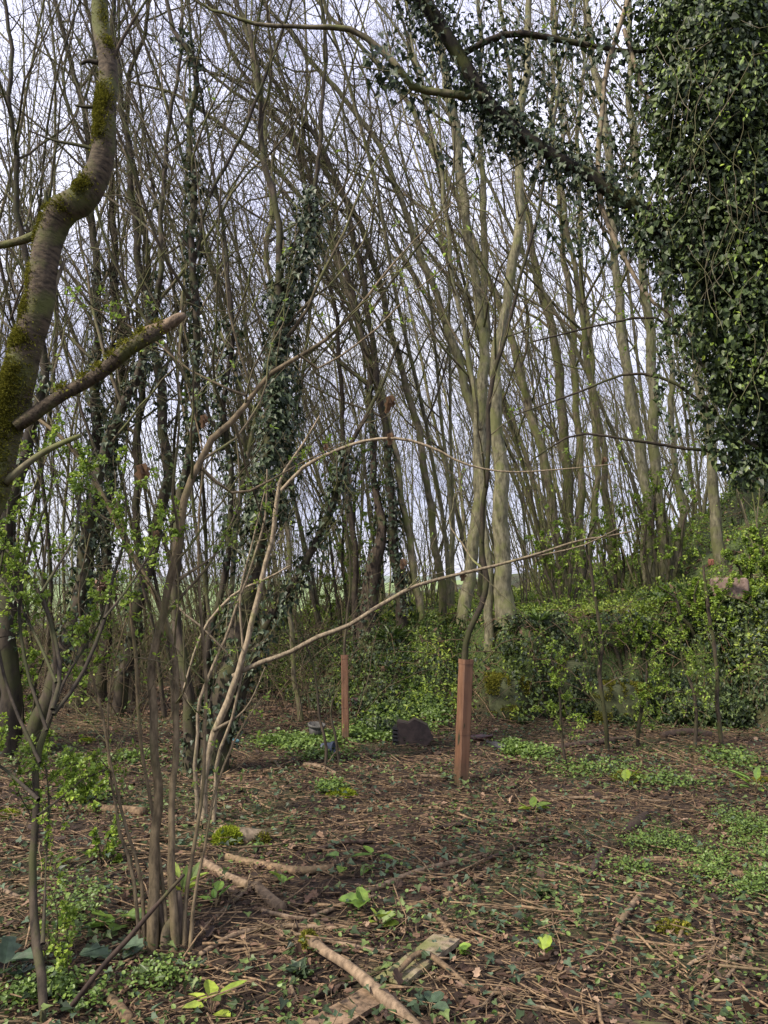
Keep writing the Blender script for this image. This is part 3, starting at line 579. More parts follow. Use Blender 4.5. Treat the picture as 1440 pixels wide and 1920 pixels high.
tree('arching_tree', 'thin mossy pole arching far left from the bank lip, upper of two',
     [[(832, 1164, 20), (818, 1010, 17), (790, 850, 16), (758, 710, 15), (720, 560, 14), (675, 430, 13), (620, 330, 12), (550, 250, 10), (460, 190, 8), (360, 110, 6)]], None, 'bark', k1=26, lean=LN)
tree('slender_tree', 'slim pole with green-flushed twigs between the leaning cluster and the pair of straight trunks',
     [[(1160, 1100, 20), (1140, 950, 16), (1120, 780, 14), (1085, 560, 12), (1060, 400, 11), (1050, 200, 9), (1040, 0, 7)]], None, 'bark', k1=20, lean=LN, fresh=.25)
# ------------------------------------------------------------------ thin trees behind: prototypes copied about
def proto_tree(name, label, nst, H, group, lean, mat, spread=.16, rk=1.):
    root = thing(name, (0, 0, 0), label, 'tree', group); s = Soup(); PB = []; RB = []
    for i in range(nst):
        a = rng.random() * 6.28; d = nrm(np.array([lean + spread * math.cos(a), spread * math.sin(a), 1.])); n = 26; p = np.zeros((n, 3)); p[0] = (.12 * math.cos(a), .12 * math.sin(a), -.1)
        h = H * (.75 + .35 * rng.random()); bend = np.array([-.022 * (1 if lean < 0 else .2), 0, .004]) + rng.normal(size=3) * .008
        for j in range(1, n): d = nrm(d + bend + rng.normal(size=3) * .04 * [1, 1, .2]); p[j] = p[j - 1] + d * h / (n - 1)
        r0 = .018 + .028 * rng.random()**1.5; r0 *= rk; r = r0 * np.linspace(1, .16, n)**.8; r[0] *= 1.5; r[1] *= 1.15
        s = Soup(); tubes(s, p, r, 8, [rng.random()], lump=.1); link('trunk', s, M[mat], root); PB.append(p); RB.append(r)
    PB = np.stack(PB); RB = np.stack(RB); 
    s = Soup(); C1, R1 = grow(PB, RB, 20, (.2, .98), .25, (22, 62), .12, .14, 10, .0062, (lean * .2, 0, 0)); tubes(s, C1, R1, 4)
    C2, R2 = grow(C1, R1, 8, (.15, .95), .45, (22, 75), .06, .16, 7, .006, rmin=.0021); tubes(s, C2, R2, 3)
    C3, R3 = grow(C2, R2, 4, (.15, 1), .5, (22, 80), .02, .18, 5, .006, rmin=.0017); tubes(s, C3, R3, 3)
    link('crown', s, M['twig'], root)
    lf = Soup(); clusters(lf, C3, .35, .02, .01, DIA, 1, (.3, 1)); link('young_leaves', lf, M['grass'], root, smooth=False)
    return root
def proto_under(label, group, lean):
    root = thing('thin_coppice', (0, 0, 0), label, 'tree', group); n = 9; N = 14; p = np.zeros((n, N, 3)); a = rng.random(n) * 6.28; p[:, 0] = np.stack([.15 * np.cos(a), .15 * np.sin(a), a * 0 - .05], 1)
    d = nrm(np.stack([.25 * np.cos(a) + lean, .25 * np.sin(a), a * 0 + 1.], 1)); h = 2.5 + 4 * rng.random(n)
    for j in range(1, N): d = nrm(d + rng.normal(size=d.shape) * .06 + [lean * .1, 0, .02]); p[:, j] = p[:, j - 1] + d * (h / N)[:, None]
    R = (.007 + .010 * rng.random(n))[:, None] * np.linspace(1, .3, N)[None]
    for k in range(n): s = Soup(); tubes(s, p[k], R[k], 6, [rng.random()]); link('stem', s, M['bark'], root)
    s = Soup(); C1, R1 = grow(p, R, 9, (.1, 1), .22, (25, 65), .06, .12, 7, .008, rmin=.0028); tubes(s, C1, R1, 3); C2, R2 = grow(C1, R1, 4, (.2, 1), .5, (25, 65), .04, .12, 5, .008, rmin=.0025); tubes(s, C2, R2, 3); link('twigs', s, M['twig'], root)
    lf = Soup(); clusters(lf, C2, .5, .03, .02, OVAL, 2); link('young_leaves', lf, M['herb'], root, smooth=False); return root
def copy_tree(o, parent=None):
    c = o.copy(); COL.objects.link(c); c.parent = parent
    for ch in o.children: copy_tree(ch, c)
    return c
GB = 'slender bare trees crowding the plateau behind the bank'; LB = 'thin bare tree, one of the crowd receding behind the big trunks on the bank'
GL = 'thin bare trees along the wood edge on the left'; LL = 'thin bare tree in the tangle along the wood edge at the left'
bank = [proto_tree('bare_tree', LB, 2 + i % 4, 12.5 + i % 3, GB, -.05 - .04 * (i % 3), 'pale' if i % 2 else 'bark') for i in range(6)]
left = [proto_tree('bare_tree', LL, 2 + i % 3, 10 + i, GL, .02 * (i - 1), 'dark' if i % 2 else 'bark', rk=.75) for i in range(3)]
def place(protos, spots):
    for i, (x, y) in enumerate(spots):
        o = protos[i] if i < len(protos) else copy_tree(protos[i % len(protos)])
        o.location = (x, y, float(terr(x, y))); o.rotation_euler = (0, 0, rng.uniform(-.7, .7)); k = rng.uniform(.8, 1.2); o.scale = (k, k, k)
sp = []
while len(sp) < 56:
    y = 11.5 + 24 * rng.random()**1.1; x = rng.uniform(-.16, .62) * y
    if y < foot(x) + 1.5: continue
    if all((x - a)**2 + (y - b)**2 > .8 for a, b in sp) and not (y < 13.5 and abs(x / y * F + 720 - 930) < 60): sp.append((x, y))
place(bank, sp)
sp = []
while len(sp) < 20:
    y = 9 + 9 * rng.random(); x = rng.uniform(-.58, -.12) * y
    if y > 15.5 - x * .6: continue
    if all((x - a)**2 + (y - b)**2 > .6 for a, b in sp): sp.append((x, y))
place(left, sp)

# ------------------------------------------------------------------ big ivy tree on the right
YI = 4.3
def lobe_leaves(s, lobes, size=(.035, .062), tmpl=IVY, rlo=.55, droop=.8):
    for (px, py, Yd, rp, n) in lobes:
        c, t = P(px, py, Yd); r = rp / F * t; d = nrm(rng.normal(size=(n, 3))); rad = r * (rlo + (1.08 - rlo) * rng.random(n)**.6)
        rad = rad * (.58 + .86 * fbm(d[:, 0] * 2.2 + 9 + px, d[:, 2] * 2.2 + d[:, 1] * 1.7 + 5, 3))
        p = c + d * rad[:, None] * [1, .85, 1.05]
        leaves(s, p, d * .45 + np.array([0, 0, -droop]) + .5 * rng.normal(size=p.shape), d + .5 * rng.normal(size=p.shape) + np.array([0, 0, .5]), size[0] + rng.random(n) * (size[1] - size[0]), tmpl)
st = [[(1720, 1620, 190), (1680, 1300, 150), (1640, 1000, 130), (1560, 720, 120), (1470, 400, 120), (1420, 150, 110), (1400, -60, 100), (1390, -300, 80)],
      ['a', (1400, 560, 46), (1310, 490, 42), (1240, 438, 37), (1195, 395, 33), (1150, 372, 31), (1095, 330, 28), (1040, 298, 25), (980, 250, 25), (930, 200, 24), (890, 150, 26), (850, 80, 25), (800, 0, 24), (760, -60, 22)],
      ['a', (905, 180, 15), (860, 178, 15), (820, 172, 14), (770, 160, 14), (730, 112, 13), (690, 75, 12), (640, 50, 11), (560, 52, 8), (480, 48, 7), (400, 18, 6), (350, -12, 5)],
      ['a', (870, 100, 12), (930, 70, 12), (1000, 66, 12), (1080, 78, 11), (1130, 86, 9), (1210, 96, 7), (1300, 60, 7)],
      ['a', (1185, -30, 10), (1168, 40, 9), (1140, 130, 9), (1128, 250, 9), (1125, 360, 9), (1143, 440, 9), (1175, 500, 8), (1210, 560, 7), (1250, 585, 5), (1300, 640, 5)],
      ['a', (1420, 900, 9), (1350, 850, 7), (1290, 842, 6), (1180, 825, 5), (1080, 815, 4), (1000, 860, 3)], ['a', (1420, 840, 8), (1340, 780, 7), (1270, 720, 6), (1180, 700, 5), (1070, 740, 4), (960, 780, 2)],
      ['a', (1400, 760, 8), (1320, 690, 6), (1240, 600, 5), (1130, 610, 4), (1000, 640, 3)],
      ['a', (1170, 55, 8), (1188, 115, 8), (1203, 165, 8), (1250, 250, 6), (1300, 340, 5)]]
Pq, Rq = px_stem(st[0], YI + .25, n=60)
ivt = thing('ivy_covered_tree', (Pq[0][0], Pq[0][1], Pq[0][2] + .06), 'huge tree curtained in glossy dark ivy down the right edge, ivied limb reaching left', 'tree')
s = Soup(); tubes(s, Pq, Rq, 18, [.5], lump=.2); link('trunk', s, M['dark'], ivt)
iv = Soup(); ivy_on(iv, Pq, Rq, .05, 1, 3600, .22, (.025, .055), 2)
LB_ = []
for k, x in enumerate(st[1:]):
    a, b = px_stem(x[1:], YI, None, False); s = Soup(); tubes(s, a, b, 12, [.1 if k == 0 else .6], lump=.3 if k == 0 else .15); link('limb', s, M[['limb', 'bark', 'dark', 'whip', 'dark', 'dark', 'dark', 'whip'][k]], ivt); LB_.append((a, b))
ivy_on(iv, *LB_[0], .42, 1, 1000, .16, (.024, .042), 1); ivy_on(iv, *LB_[0], .0, .42, 800, .11, (.024, .042), 1); ivy_on(iv, *LB_[2], 0, 1, 260, .16, (.03, .055)); ivy_on(iv, *LB_[1], 0, .2, 500, .2)
link('limb_ivy', iv, M['ivygrey'], ivt, smooth=False)
lob = [(1345, -80, 4.3, 140, 3200), (1335, 70, 4.2, 115, 3000), (1340, 200, 4.2, 120, 3200), (1362, 330, 4.25, 122, 3200), (1388, 450, 4.3, 125, 3200), (1408, 560, 4.3, 118, 3000), (1424, 660, 4.3, 108, 2800),
       (1462, 760, 4.35, 95, 1800), (1492, 850, 4.4, 75, 1000), (1510, 930, 4.4, 60, 500), (1480, 50, 4.3, 150, 2600), (1490, 300, 4.3, 150, 2600), (1500, 550, 4.3, 150, 2600), (1520, 760, 4.4, 110, 1500),
       (1300, 620, 4.2, 42, 130), (1335, 780, 4.2, 38, 110), (1400, 880, 4.2, 40, 200), (1245, 440, 4.25, 60, 380), (1230, 300, 4.3, 60, 260), (1235, 150, 4.3, 70, 380), (1240, 20, 4.3, 70, 380), (1355, 830, 4.2, 34, 130), (1375, 720, 4.2, 50, 260), (1270, 520, 4.2, 40, 160)]
iv = Soup(); lobe_leaves(iv, lob, (.014, .046), IVY2); lobe_leaves(iv, [(a, b, c, d, int(e * .55)) for a, b, c, d, e in lob], (.012, .034), OVAL, .75, .5)
n = 26; c, t = P(1185 + rng.random(n) * 150, 380 + rng.random(n) * 420, 4.05 + .2 * rng.random(n)); c[:, 0] += (c[:, 2] < 3.2) * .12
for q in range(n):
    N = 12; V = np.zeros((N, 3)); V[0] = c[q]; d = np.array([0, 0, -1.])
    for j in range(1, N): d = nrm(d + rng.normal(size=3) * .12 + [0, 0, -.15]); V[j] = V[j - 1] + d * (.3 + .5 * (q % 5) / 5) / N
    ivy_on(iv, V, np.full(N, .002), 0, 1, 70, .03, (.018, .036), 3)
link('ivy', iv, M['ivy'], ivt, smooth=False)
iv = Soup(); lobe_leaves(iv, [(890, 90, 4.4, 100, 320), (800, 60, 4.4, 80, 170), (960, 180, 4.4, 90, 330), (1070, 230, 4.4, 90, 220), (1060, 420, 4.3, 55, 130), (1100, 120, 4.4, 110, 160), (1150, 300, 4.4, 80, 200), (1000, 40, 4.4, 120, 160), (850, 230, 4.4, 80, 100), (1140, 440, 4.3, 60, 110), (930, 260, 4.4, 50, 110), (1020, 330, 4.4, 40, 60)], (.022, .042)); link('ivy_spray', iv, M['ivygrey'], ivt, smooth=False)
s = Soup(); C1, R1 = grow(np.stack([resamp(*l, 24)[0] for l in LB_]), np.stack([resamp(*l, 24)[1] for l in LB_]), 12, (.05, 1), .2, (30, 80), -.02, .14, 9, .006, rmin=.0015); tubes(s, C1, R1, 4)
C2, R2 = grow(C1, R1, 4, (.2, 1), .45, (25, 70), 0, .15, 7, .006, rmin=.001); tubes(s, C2, R2, 3)
# hanging stems inside the curtain
n = 50; c, t = P(1210 + rng.random(n) * 230, rng.random(n) * 700, 3.75 + .25 * rng.random(n)); V = np.zeros((n, 9, 3)); V[:, 0] = c; d = nrm(rng.normal(size=(n, 3)) * .5 + [0, 0, -1.])
for j in range(1, 9): d = nrm(d + .22 * rng.normal(size=d.shape) + [0, 0, -.08]); V[:, j] = V[:, j - 1] + d * .07
tubes(s, V, np.full((n, 9), .0014), 4); link('twigs', s, M['bark'], ivt)
s = Soup(); clusters(s, C2, .5, .022, .03, OVAL, 4); lobe_leaves(s, [(1300, 150, 3.9, 60, 30), (1400, 150, 3.8, 70, 60), (1270, 60, 3.9, 60, 40), (1410, 330, 3.8, 60, 26), (1420, 480, 3.8, 60, 40), (1360, 620, 3.85, 60, 26), (1410, 30, 3.85, 70, 70), (1420, 700, 3.9, 60, 40), (1220, 380, 4, 40, 20)], (.014, .03), OVAL)
link('young_leaves', s, M['fresh'], ivt, smooth=False)

# ------------------------------------------------------------------ tree guards and their saplings
def guard(bpx, bpy, tpx, tpy, wpx, yaw, name, label):
    g, t = G(bpx, bpy); top, _ = P(tpx, tpy, g[1] + .02); wd = wpx / F * t / 2 / 1.15; g[2] -= .03
    root = thing(name, g + [0, 0, .03], label, 'tree guard'); mt = guardmat('guard_' + str(bpx), float(g[2]))
    ax = nrm(top - g); e1 = nrm(np.array([math.cos(yaw), math.sin(yaw), 0.])); e1 = nrm(e1 - (e1 @ ax) * ax); e2 = np.cross(ax, e1)
    def tube_(s, p0, p1, h, th, nz=12, wob=.0):
        V = []
        for hh in (h, h - th):
            for j in range(nz + 1):
                c = p0 + (p1 - p0) * j / nz
                for (a, b) in ((1, 1), (-1, 1), (-1, -1), (1, -1)):
                    for (a2, b2) in ((a, b * .8), (a * .8, b)) if a * b > 0 else ((a * .8, b), (a, b * .8)):
                        V.append(c + e1 * a2 * hh * (1 + wob * math.sin(j * 1.3 + a)) + e2 * b2 * hh * (1 + wob * math.cos(j * 1.7 + b)))
        V = np.array(V); K = 8; N = nz + 1; f = []
        for o in (0, 1):
            for j in range(nz):
                for k in range(K): b = o * N * K + j * K; f.append([b + k, b + (k + 1) % K, b + K + (k + 1) % K, b + K + k])
        for j in (0, nz):
            for k in range(K): f.append([j * K + k, j * K + (k + 1) % K, N * K + j * K + (k + 1) % K, N * K + j * K + k])
        s.add(V, [np.array(f)], np.array([0, 0, .5]))
    s = Soup(); tube_(s, g, top - ax * .035, wd, .004, 14, .02); link('tube', s, mt, root, smooth=False)
    s = Soup(); tube_(s, top - ax * .036, top, wd * 1.06, .006, 1); link('rim', s, mt, root, smooth=False)
    s = Soup(); tube_(s, g + (top - g) * .42, g + (top - g) * .445, wd * 1.03, .004, 1); link('tie', s, mt, root, smooth=False)
    return g, top
g1, top1 = guard(864, 1472, 874, 1236, 25, .45, 'tree_guard', 'tall square red-brown plastic tree guard nearer the camera, with a bare sapling growing out')
g2, top2 = guard(648, 1394, 646, 1228, 15, .1, 'tree_guard', 'farther and thinner red-brown tree guard, left of the dark plastic box')
shrub('guarded_sapling', 'thin dark wavy sapling rising out of the nearer tree guard', [[(865, 1475, 12), (869, 1360, 12), (875, 1240, 13), (878, 1205, 12), (884, 1170, 12), (900, 1130, 12), (905, 1090, 11), (900, 1050, 11), (903, 980, 10), (912, 880, 10), (920, 780, 9), (930, 710, 9), (945, 640, 8), (965, 560, 7), (990, 460, 7), (1012, 370, 6), (1030, 280, 5), (1045, 200, 4), (1052, 150, 3)]], float(g1[1]) + .02, mat='dark', k1=13, L1=.22, k2=4, fresh=.15, fsize=.018, tr=(.25, 1), cat='tree')
shrub('guarded_sapling', 'thin straight sapling rising out of the farther tree guard', [[(648, 1340, 5), (648, 1228, 5), (652, 1150, 5), (655, 1060, 4), (650, 980, 3), (658, 900, 3)]], float(g2[1]) + .02, mat='dark', k1=8, L1=.25, k2=2, fresh=.4, fsize=.02, cat='tree')

# ------------------------------------------------------------------ rubbish under the bank
def lathe(s, prof, base, axis, S=20, squash=1.):
    axis = nrm(np.asarray(axis, float)); u = nrm(np.cross(axis, [.3, .1, 1])); v = np.cross(axis, u); th = np.arange(S) * 2 * math.pi / S
    V = np.array([[base + axis * z + r * (u * math.cos(a) + v * math.sin(a) * squash) for a in th] for r, z in prof]); n = len(prof); i = np.arange(n - 1)[:, None] * S; k = np.arange(S)[None]
    s.add(V, [np.stack([i + k, i + (k + 1) % S, i + S + (k + 1) % S, i + S + k], -1).reshape(-1, 4)], np.array([0, 0, .5]))
def P2(px, py, up=0.):
    g, t = G(px, py); return g + [0, 0, up], t
bluep = plain('blue_grey_plastic', (.045, .06, .085), (.085, .105, .135), .45, 30, .1); blackp = plain('black_plastic', (.012, .012, .014), (.03, .028, .03), .35, 30, .1, .6)
greyp = plain('grey_pot', (.035, .035, .033), (.08, .075, .068), .7, 25, .3); maroon = plain('maroon_plastic', (.03, .010, .010), (.07, .022, .018), .4, 25, .2, .6); brownp = plain('dark_brown_plastic', (.022, .015, .013), (.06, .042, .036), .5, 14, .3)
def pot(px, py, rad, ln, ax, mt, name, label, cat):
    g, t = P2(px, py, rad * .8); root = thing(name, g, label, cat); ax = nrm(np.array(ax, float)); s = Soup()
    lathe(s, [(0.001, 0), (rad * .74, 0), (rad * .78, .008), (rad * .93, ln), (rad * .88, ln), (rad * .72, .015), (0.001, .012)], g, ax); link('pot_body', s, mt, root)
    s = Soup(); lathe(s, [(rad * .93, ln - .022), (rad * 1.04, ln - .02), (rad * 1.05, ln + .004), (rad * .9, ln + .004), (rad * .88, ln - .02)], g, ax); link('rim', s, mt, root)
pot(603, 1414, .062, .11, (1, -.25, .02), bluep, 'plant_pot', 'small blue-grey plastic plant pot lying on its side', 'plant pot')
pot(592, 1390, .085, .10, (.1, -.1, 1), greyp, 'plant_pot', 'grey plant pot standing half buried behind the blue-grey pot', 'plant pot')
pot(440, 1400, .03, .04, (.3, -.1, 1), plain('teal_plastic', (.03, .09, .11), (.05, .13, .15), .4), 'plastic_scrap', 'tiny teal plastic cap beside the ivy-smothered stump', 'cap')
pot(664, 1341, .06, .13, (.05, -.05, 1), maroon, 'plant_pot', 'upright dark maroon pot at the foot of the bank, behind the farther guard', 'plant pot')
def bottle(px, py, ax, mt, label, k=1.):
    g, t = P2(px, py, .035 * k); root = thing('bottle', g, label, 'bottle'); s = Soup()
    lathe(s, [(r * k, z * k) for r, z in [(.001, 0), (.034, 0), (.038, .01), (.038, .13), (.03, .155), (.016, .175), (.014, .21)]], g, ax); link('bottle_body', s, mt, root)
    s = Soup(); lathe(s, [(r * k, z * k) for r, z in [(.018, .208), (.019, .235), (.001, .236)]], g, ax); link('cap', s, mt, root)
bottle(946, 1412, (-.6, .9, .12), blackp, 'black bottle lying on the leaf litter right of the nearer guard')
bottle(882, 1392, (1, .2, .1), maroon, 'dark red-brown bottle lying just behind the nearer guard', .95)
# the broken dark plastic box
g, t = P2(772, 1400, .02); root = thing('plastic_box', g, 'broken dark brown plastic box lying on green plants between the two guards', 'box')
def prism(s, outl, yd, off):                        # outline in x,z pushed back along y
    o = np.array(outl, float) * t / F; n = len(o); y0, y1 = yd
    V = np.concatenate([np.stack([o[:, 0], np.full(n, y0), o[:, 1]], 1), np.stack([o[:, 0] * .93 + .01, np.full(n, y1), o[:, 1] * .96], 1)]) + off
    i = np.arange(n); f = [np.stack([i, (i + 1) % n, n + (i + 1) % n, n + i], 1), i[None, ::-1], n + i[None]]
    s.add(V, f, np.array([0, 0, .5]))
s = Soup(); prism(s, [(-26, -6), (27, -4), (41, 12), (31, 34), (6, 46), (-8, 38), (-28, 42)], (0, .20), g); link('panel', s, brownp, root, smooth=False)
s = Soup()
for k in range(5): prism(s, [(-38 + k % 2, 0 + k * 7), (-26, -1 + k * 7), (-27, 3 + k * 7), (-36, 5 + k * 7)], (-.012, .19), g)
link('torn_edge', s, blackp, root, smooth=False)
# stones, block, brick
def rock(px, py, dims, name, label, mt, box=.5, moss=0, yaw=0., cat='stone', dy=0., up=0.):
    g, t = P2(px, py); g = g + [0, dy, up]
    if cat == 'block': g[2] = float(terr(g[0], g[1])) + dims[2] * .5 + .03
    S1, S2 = 40, 24
    th, ph = np.meshgrid(np.linspace(0, 2 * math.pi, S1, endpoint=False), np.linspace(.02, math.pi - .02, S2))
    d = np.stack([np.cos(th) * np.sin(ph), np.sin(th) * np.sin(ph), np.cos(ph)], -1); sp = np.sign(d) * np.abs(d)**box
    sp = sp * (1 + .22 * (fbm(d[..., 0] * 2 + d[..., 2] * 1.3 + px, d[..., 1] * 2 + py, 5) - .47))[..., None]; v = sp * np.array(dims) / 2; c, n_ = math.cos(yaw), math.sin(yaw)
    v = np.stack([v[..., 0] * c - v[..., 1] * n_, v[..., 0] * n_ + v[..., 1] * c, v[..., 2]], -1) + g; i = np.arange(S2 - 1)[:, None] * S1; k = np.arange(S1)[None]
    s = Soup(); s.add(v, [np.stack([i + k, i + S1 + k, i + S1 + (k + 1) % S1, i + (k + 1) % S1], -1).reshape(-1, 4)], np.array([0, 0, .5])); root = thing(name, g, label, cat); link('body', s, mt, root)
    if moss:
        q = rng.integers(0, S1 * S2, moss * 3); vv = v.reshape(-1, 3)[q]; dd = d.reshape(-1, 3)[q]; kk = (fbm(vv[:, 0] * 7, vv[:, 2] * 7 + 3, 2) > .42); vv = vv[kk] + rng.normal(size=(kk.sum(), 3)) * .012
        s = Soup(); fuzz(s, vv, dd[kk], .02); link('moss', s, M['moss'], root, smooth=False)
stone = plain('lichened_stone', (.022, .026, .010), (.085, .095, .04), .9, 9, .8)
rock(955, 1345, (.44, .5, .50), 'mossy_stone', 'mossy stone block in the overgrown wall just right of the gully', stone, .3, 9000, dy=.22, up=.16)
rock(1085, 1345, (.5, .4, .55), 'mossy_stone', 'pale lichened stone in the overgrown wall, left of the olive mossy one', stone, .3, 2500, dy=.26, up=.32)
rock(1172, 1350, (.55, .5, .42), 'mossy_stone', 'olive moss-coated stone low in the overgrown wall behind the thin saplings', stone, .32, 9000, dy=.24, up=.15)
rock(1378, 1168, (.38, .26, .24), 'concrete_block', 'pinkish concrete block lying on the bank top at the right edge', plain('pink_block', (.12, .08, .06), (.24, .17, .14), .85, 20, .4), .22, 0, -.2, 'block', dy=.12)
rock(1337, 1056, (.10, .1, .09), 'brick', 'small red brick beside the lone trunk on the skyline', plain('red_brick', (.14, .055, .038), (.20, .085, .058), .9), .25, 0, .3, 'brick', up=.01)
rock(1182, 1150, (.11, .08, .07), 'plastic_scrap', 'crumpled lilac-grey plastic scrap among dead stems on the bank', plain('lilac', (.16, .16, .24), (.30, .30, .40), .5), .7, 0, .3, 'rubbish', up=.02)

# ------------------------------------------------------------------ sticks, logs and planks on the ground
S_ = [
 ([(375, 1795, 10), (450, 1755, 11), (540, 1742, 11), (640, 1748, 11), (700, 1742, 10), (738, 1728, 7)], 'long pale curved stick ending just right of the hazel foot', 'stick'),
 ([(425, 1614, 16), (500, 1630, 16), (560, 1640, 17), (625, 1634, 15)], 'thick brown branch lying below the mossy log', 'stick'),
 ([(378, 1622, 16), (425, 1650, 17), (466, 1668, 18)], 'short thick pale branch just right of the hazel stems', 'stick'),
 ([(482, 1672, 22), (505, 1695, 24), (528, 1714, 26)], 'short round log with a dark sawn end facing the camera', 'stick'),
 ([(355, 1765, 9), (420, 1712, 9), (478, 1662, 9), (522, 1656, 7)], 'orange-brown stick slanting up from the hazel foot', 'broken'),
 ([(488, 1712, 9), (570, 1727, 9), (640, 1702, 9), (705, 1684, 7)], 'wavy stick above the long pale curved one', 'stick'),
 ([(650, 1692, 9), (712, 1668, 12), (800, 1636, 13), (915, 1610, 12)], 'straight light-brown branch, upper of the two right of centre', 'stick'),
 ([(735, 1716, 10), (830, 1686, 11), (880, 1662, 10), (918, 1632, 8)], 'curved light-brown branch, lower of the two right of centre', 'stick'),
 ([(912, 1616, 8), (980, 1590, 8), (1045, 1574, 7)], 'thin dark stick prolonging the upper light-brown branch', 'stickdark'),
 ([(515, 1748, 7), (620, 1770, 8), (745, 1796, 7)], 'thin straight stick running down towards the pale plank', 'stick'),
 ([(740, 1850, 11, .03), (790, 1818, 12, .05), (840, 1838, 12, .03), (890, 1862, 9), (960, 1868, 6)], 'hump-backed stick arched over the planks', 'stick'),
 ([(575, 1880, 10), (640, 1855, 11), (700, 1830, 11), (738, 1806, 9)], 'dark stick passing behind the moss-tipped branch', 'stickdark'),
 ([(1150, 1772, 12), (1172, 1722, 14), (1202, 1684, 14)], 'stout short orange-brown stick standing out at lower right', 'stick'),
 ([(1260, 1800, 7), (1288, 1730, 8), (1318, 1690, 8), (1342, 1648, 7)], 'slim bent stick slanting up at lower right', 'stick'),
 ([(1330, 1700, 8), (1338, 1770, 9), (1332, 1810, 8), (1318, 1860, 7)], 'kinked upright stick near the right edge', 'stick'),
 ([(1290, 1815, 7), (1340, 1785, 8), (1402, 1755, 7)], 'thin stick crossing the kinked one near the right edge', 'stick'),
 ([(1175, 1618, 7), (1248, 1615, 9), (1330, 1635, 11), (1436, 1648, 10)], 'long reddish-brown branch beside the bright green patch at right', 'stick'),
 ([(1170, 1570, 20), (1190, 1556, 22), (1212, 1538, 20)], 'black rotten stub of wood right of centre, upper one', 'stickdark'),
 ([(1108, 1648, 14), (1120, 1620, 16), (1138, 1592, 14)], 'black rotten stub of wood right of centre, lower one', 'stickdark'),
 ([(955, 1842, 6), (1040, 1812, 7), (1095, 1800, 6)], 'orange stick end low in the middle right', 'broken'),
 ([(880, 1918, 6), (915, 1880, 6), (950, 1835, 5)], 'thin pale stick slanting up from the bottom edge', 'stick'),
 ([(1418, 1712, 6), (1400, 1780, 8), (1370, 1830, 8), (1330, 1870, 7), (1290, 1885, 6)], 'bowed stick curling down near the lower right corner', 'stick'),
 ([(95, 1858, 14), (150, 1850, 18), (200, 1878, 22), (245, 1925, 24)], 'thick peeling orange-brown branch in the lower left corner', 'stick'),
 ([(0, 1885, 18), (80, 1860, 16), (150, 1820, 12), (215, 1795, 12), (250, 1768, 9)], 'dark mossy branch running behind the hawthorn sapling foot', 'stickdark'),
 ([(0, 1672, 10), (50, 1694, 10), (110, 1702, 8)], 'short orange-brown stick at the left edge', 'broken'),
 ([(130, 1520, 14), (200, 1524, 18), (270, 1532, 22)], 'grey-brown log with dark cut end left of the hazel stems', 'stick'),
 ([(140, 1630, 7), (220, 1598, 7), (285, 1566, 6)], 'thin straight stick left of the hazel stems', 'stickdark'),
 ([(255, 1700, 10), (290, 1672, 12), (330, 1652, 9)], 'rotten piece of branch caught behind the hazel stems', 'stick'),
 ([(1040, 1408, 14), (1120, 1398, 15), (1180, 1388, 10)], 'dark log lying at the foot of the overgrown wall, left one', 'stickdark'),
 ([(1240, 1385, 14), (1290, 1378, 16), (1335, 1384, 15)], 'dark log lying at the foot of the overgrown wall, right one', 'stickdark'),
 ([(1000, 1504, 5), (1110, 1499, 7), (1240, 1506, 6)], 'long thin level stick below the overgrown wall', 'stick'),
 ([(740, 1460, 5), (800, 1458, 6), (850, 1462, 5)], 'thin reddish stick lying left of the nearer guard', 'broken'),
 ([(515, 1430, 6), (530, 1450, 7), (542, 1468, 6)], 'short pale stick standing out in front of the pots', 'broken'),
 ([(570, 1437, 9), (600, 1443, 11), (632, 1456, 9)], 'grey piece of branch in front of the blue-grey pot', 'stick'),
 ([(820, 1728, 12), (838, 1750, 14), (848, 1768, 14)], 'short peeled stub above the pale plank end', 'stick'),
 ([(555, 1770, 8), (552, 1810, 8), (545, 1850, 9), (558, 1885, 7)], 'thin orange stick pointing down left of the planks', 'broken'),
 ([(790, 1560, 6), (900, 1546, 8), (960, 1548, 6)], 'faint dark stick lying on the bare soil patch', 'stickdark'),
 ([(590, 1600, 8), (640, 1585, 10), (700, 1582, 8)], 'dark stick right of the mossy log', 'stickdark'),
 ([(1100, 1905, 8), (1180, 1925, 14), (1260, 1935, 16)], 'dark branch poking in at the bottom edge on the right', 'stickdark'),
 ([(1000, 1890, 6), (1040, 1900, 7), (1090, 1915, 6)], 'short pale stick at the bottom edge right of centre', 'stick'),
]
for i, (p, lab, mt) in enumerate(S_): stick([(a[0], a[1], a[2] * .95, .006 + (a[3] if len(a) > 3 else 0)) for a in p], 'fallen_stick' if p[0][2] < 15 else 'fallen_branch', lab, 'stickpale' if mt == 'stick' and i % 3 != 1 else mt, 'stick')
ob, o = stick([(578, 1793, 24, .05), (610, 1815, 19, .05), (655, 1845, 20, .05), (690, 1872, 24, .04), (730, 1900, 26, .02), (790, 1945, 26)], 'fallen_branch', 'pale fallen branch with a moss-capped tip lying across the planks', 'stickpale', 'branch')
root = thing('mossy_log', P2(448, 1578)[0], 'short decaying log with a bright green moss cushion on its left end', 'log')
stick([(405, 1576, 26), (450, 1577, 30), (497, 1578, 26)], 'log_body', None, 'plank', parent=root, S=10)
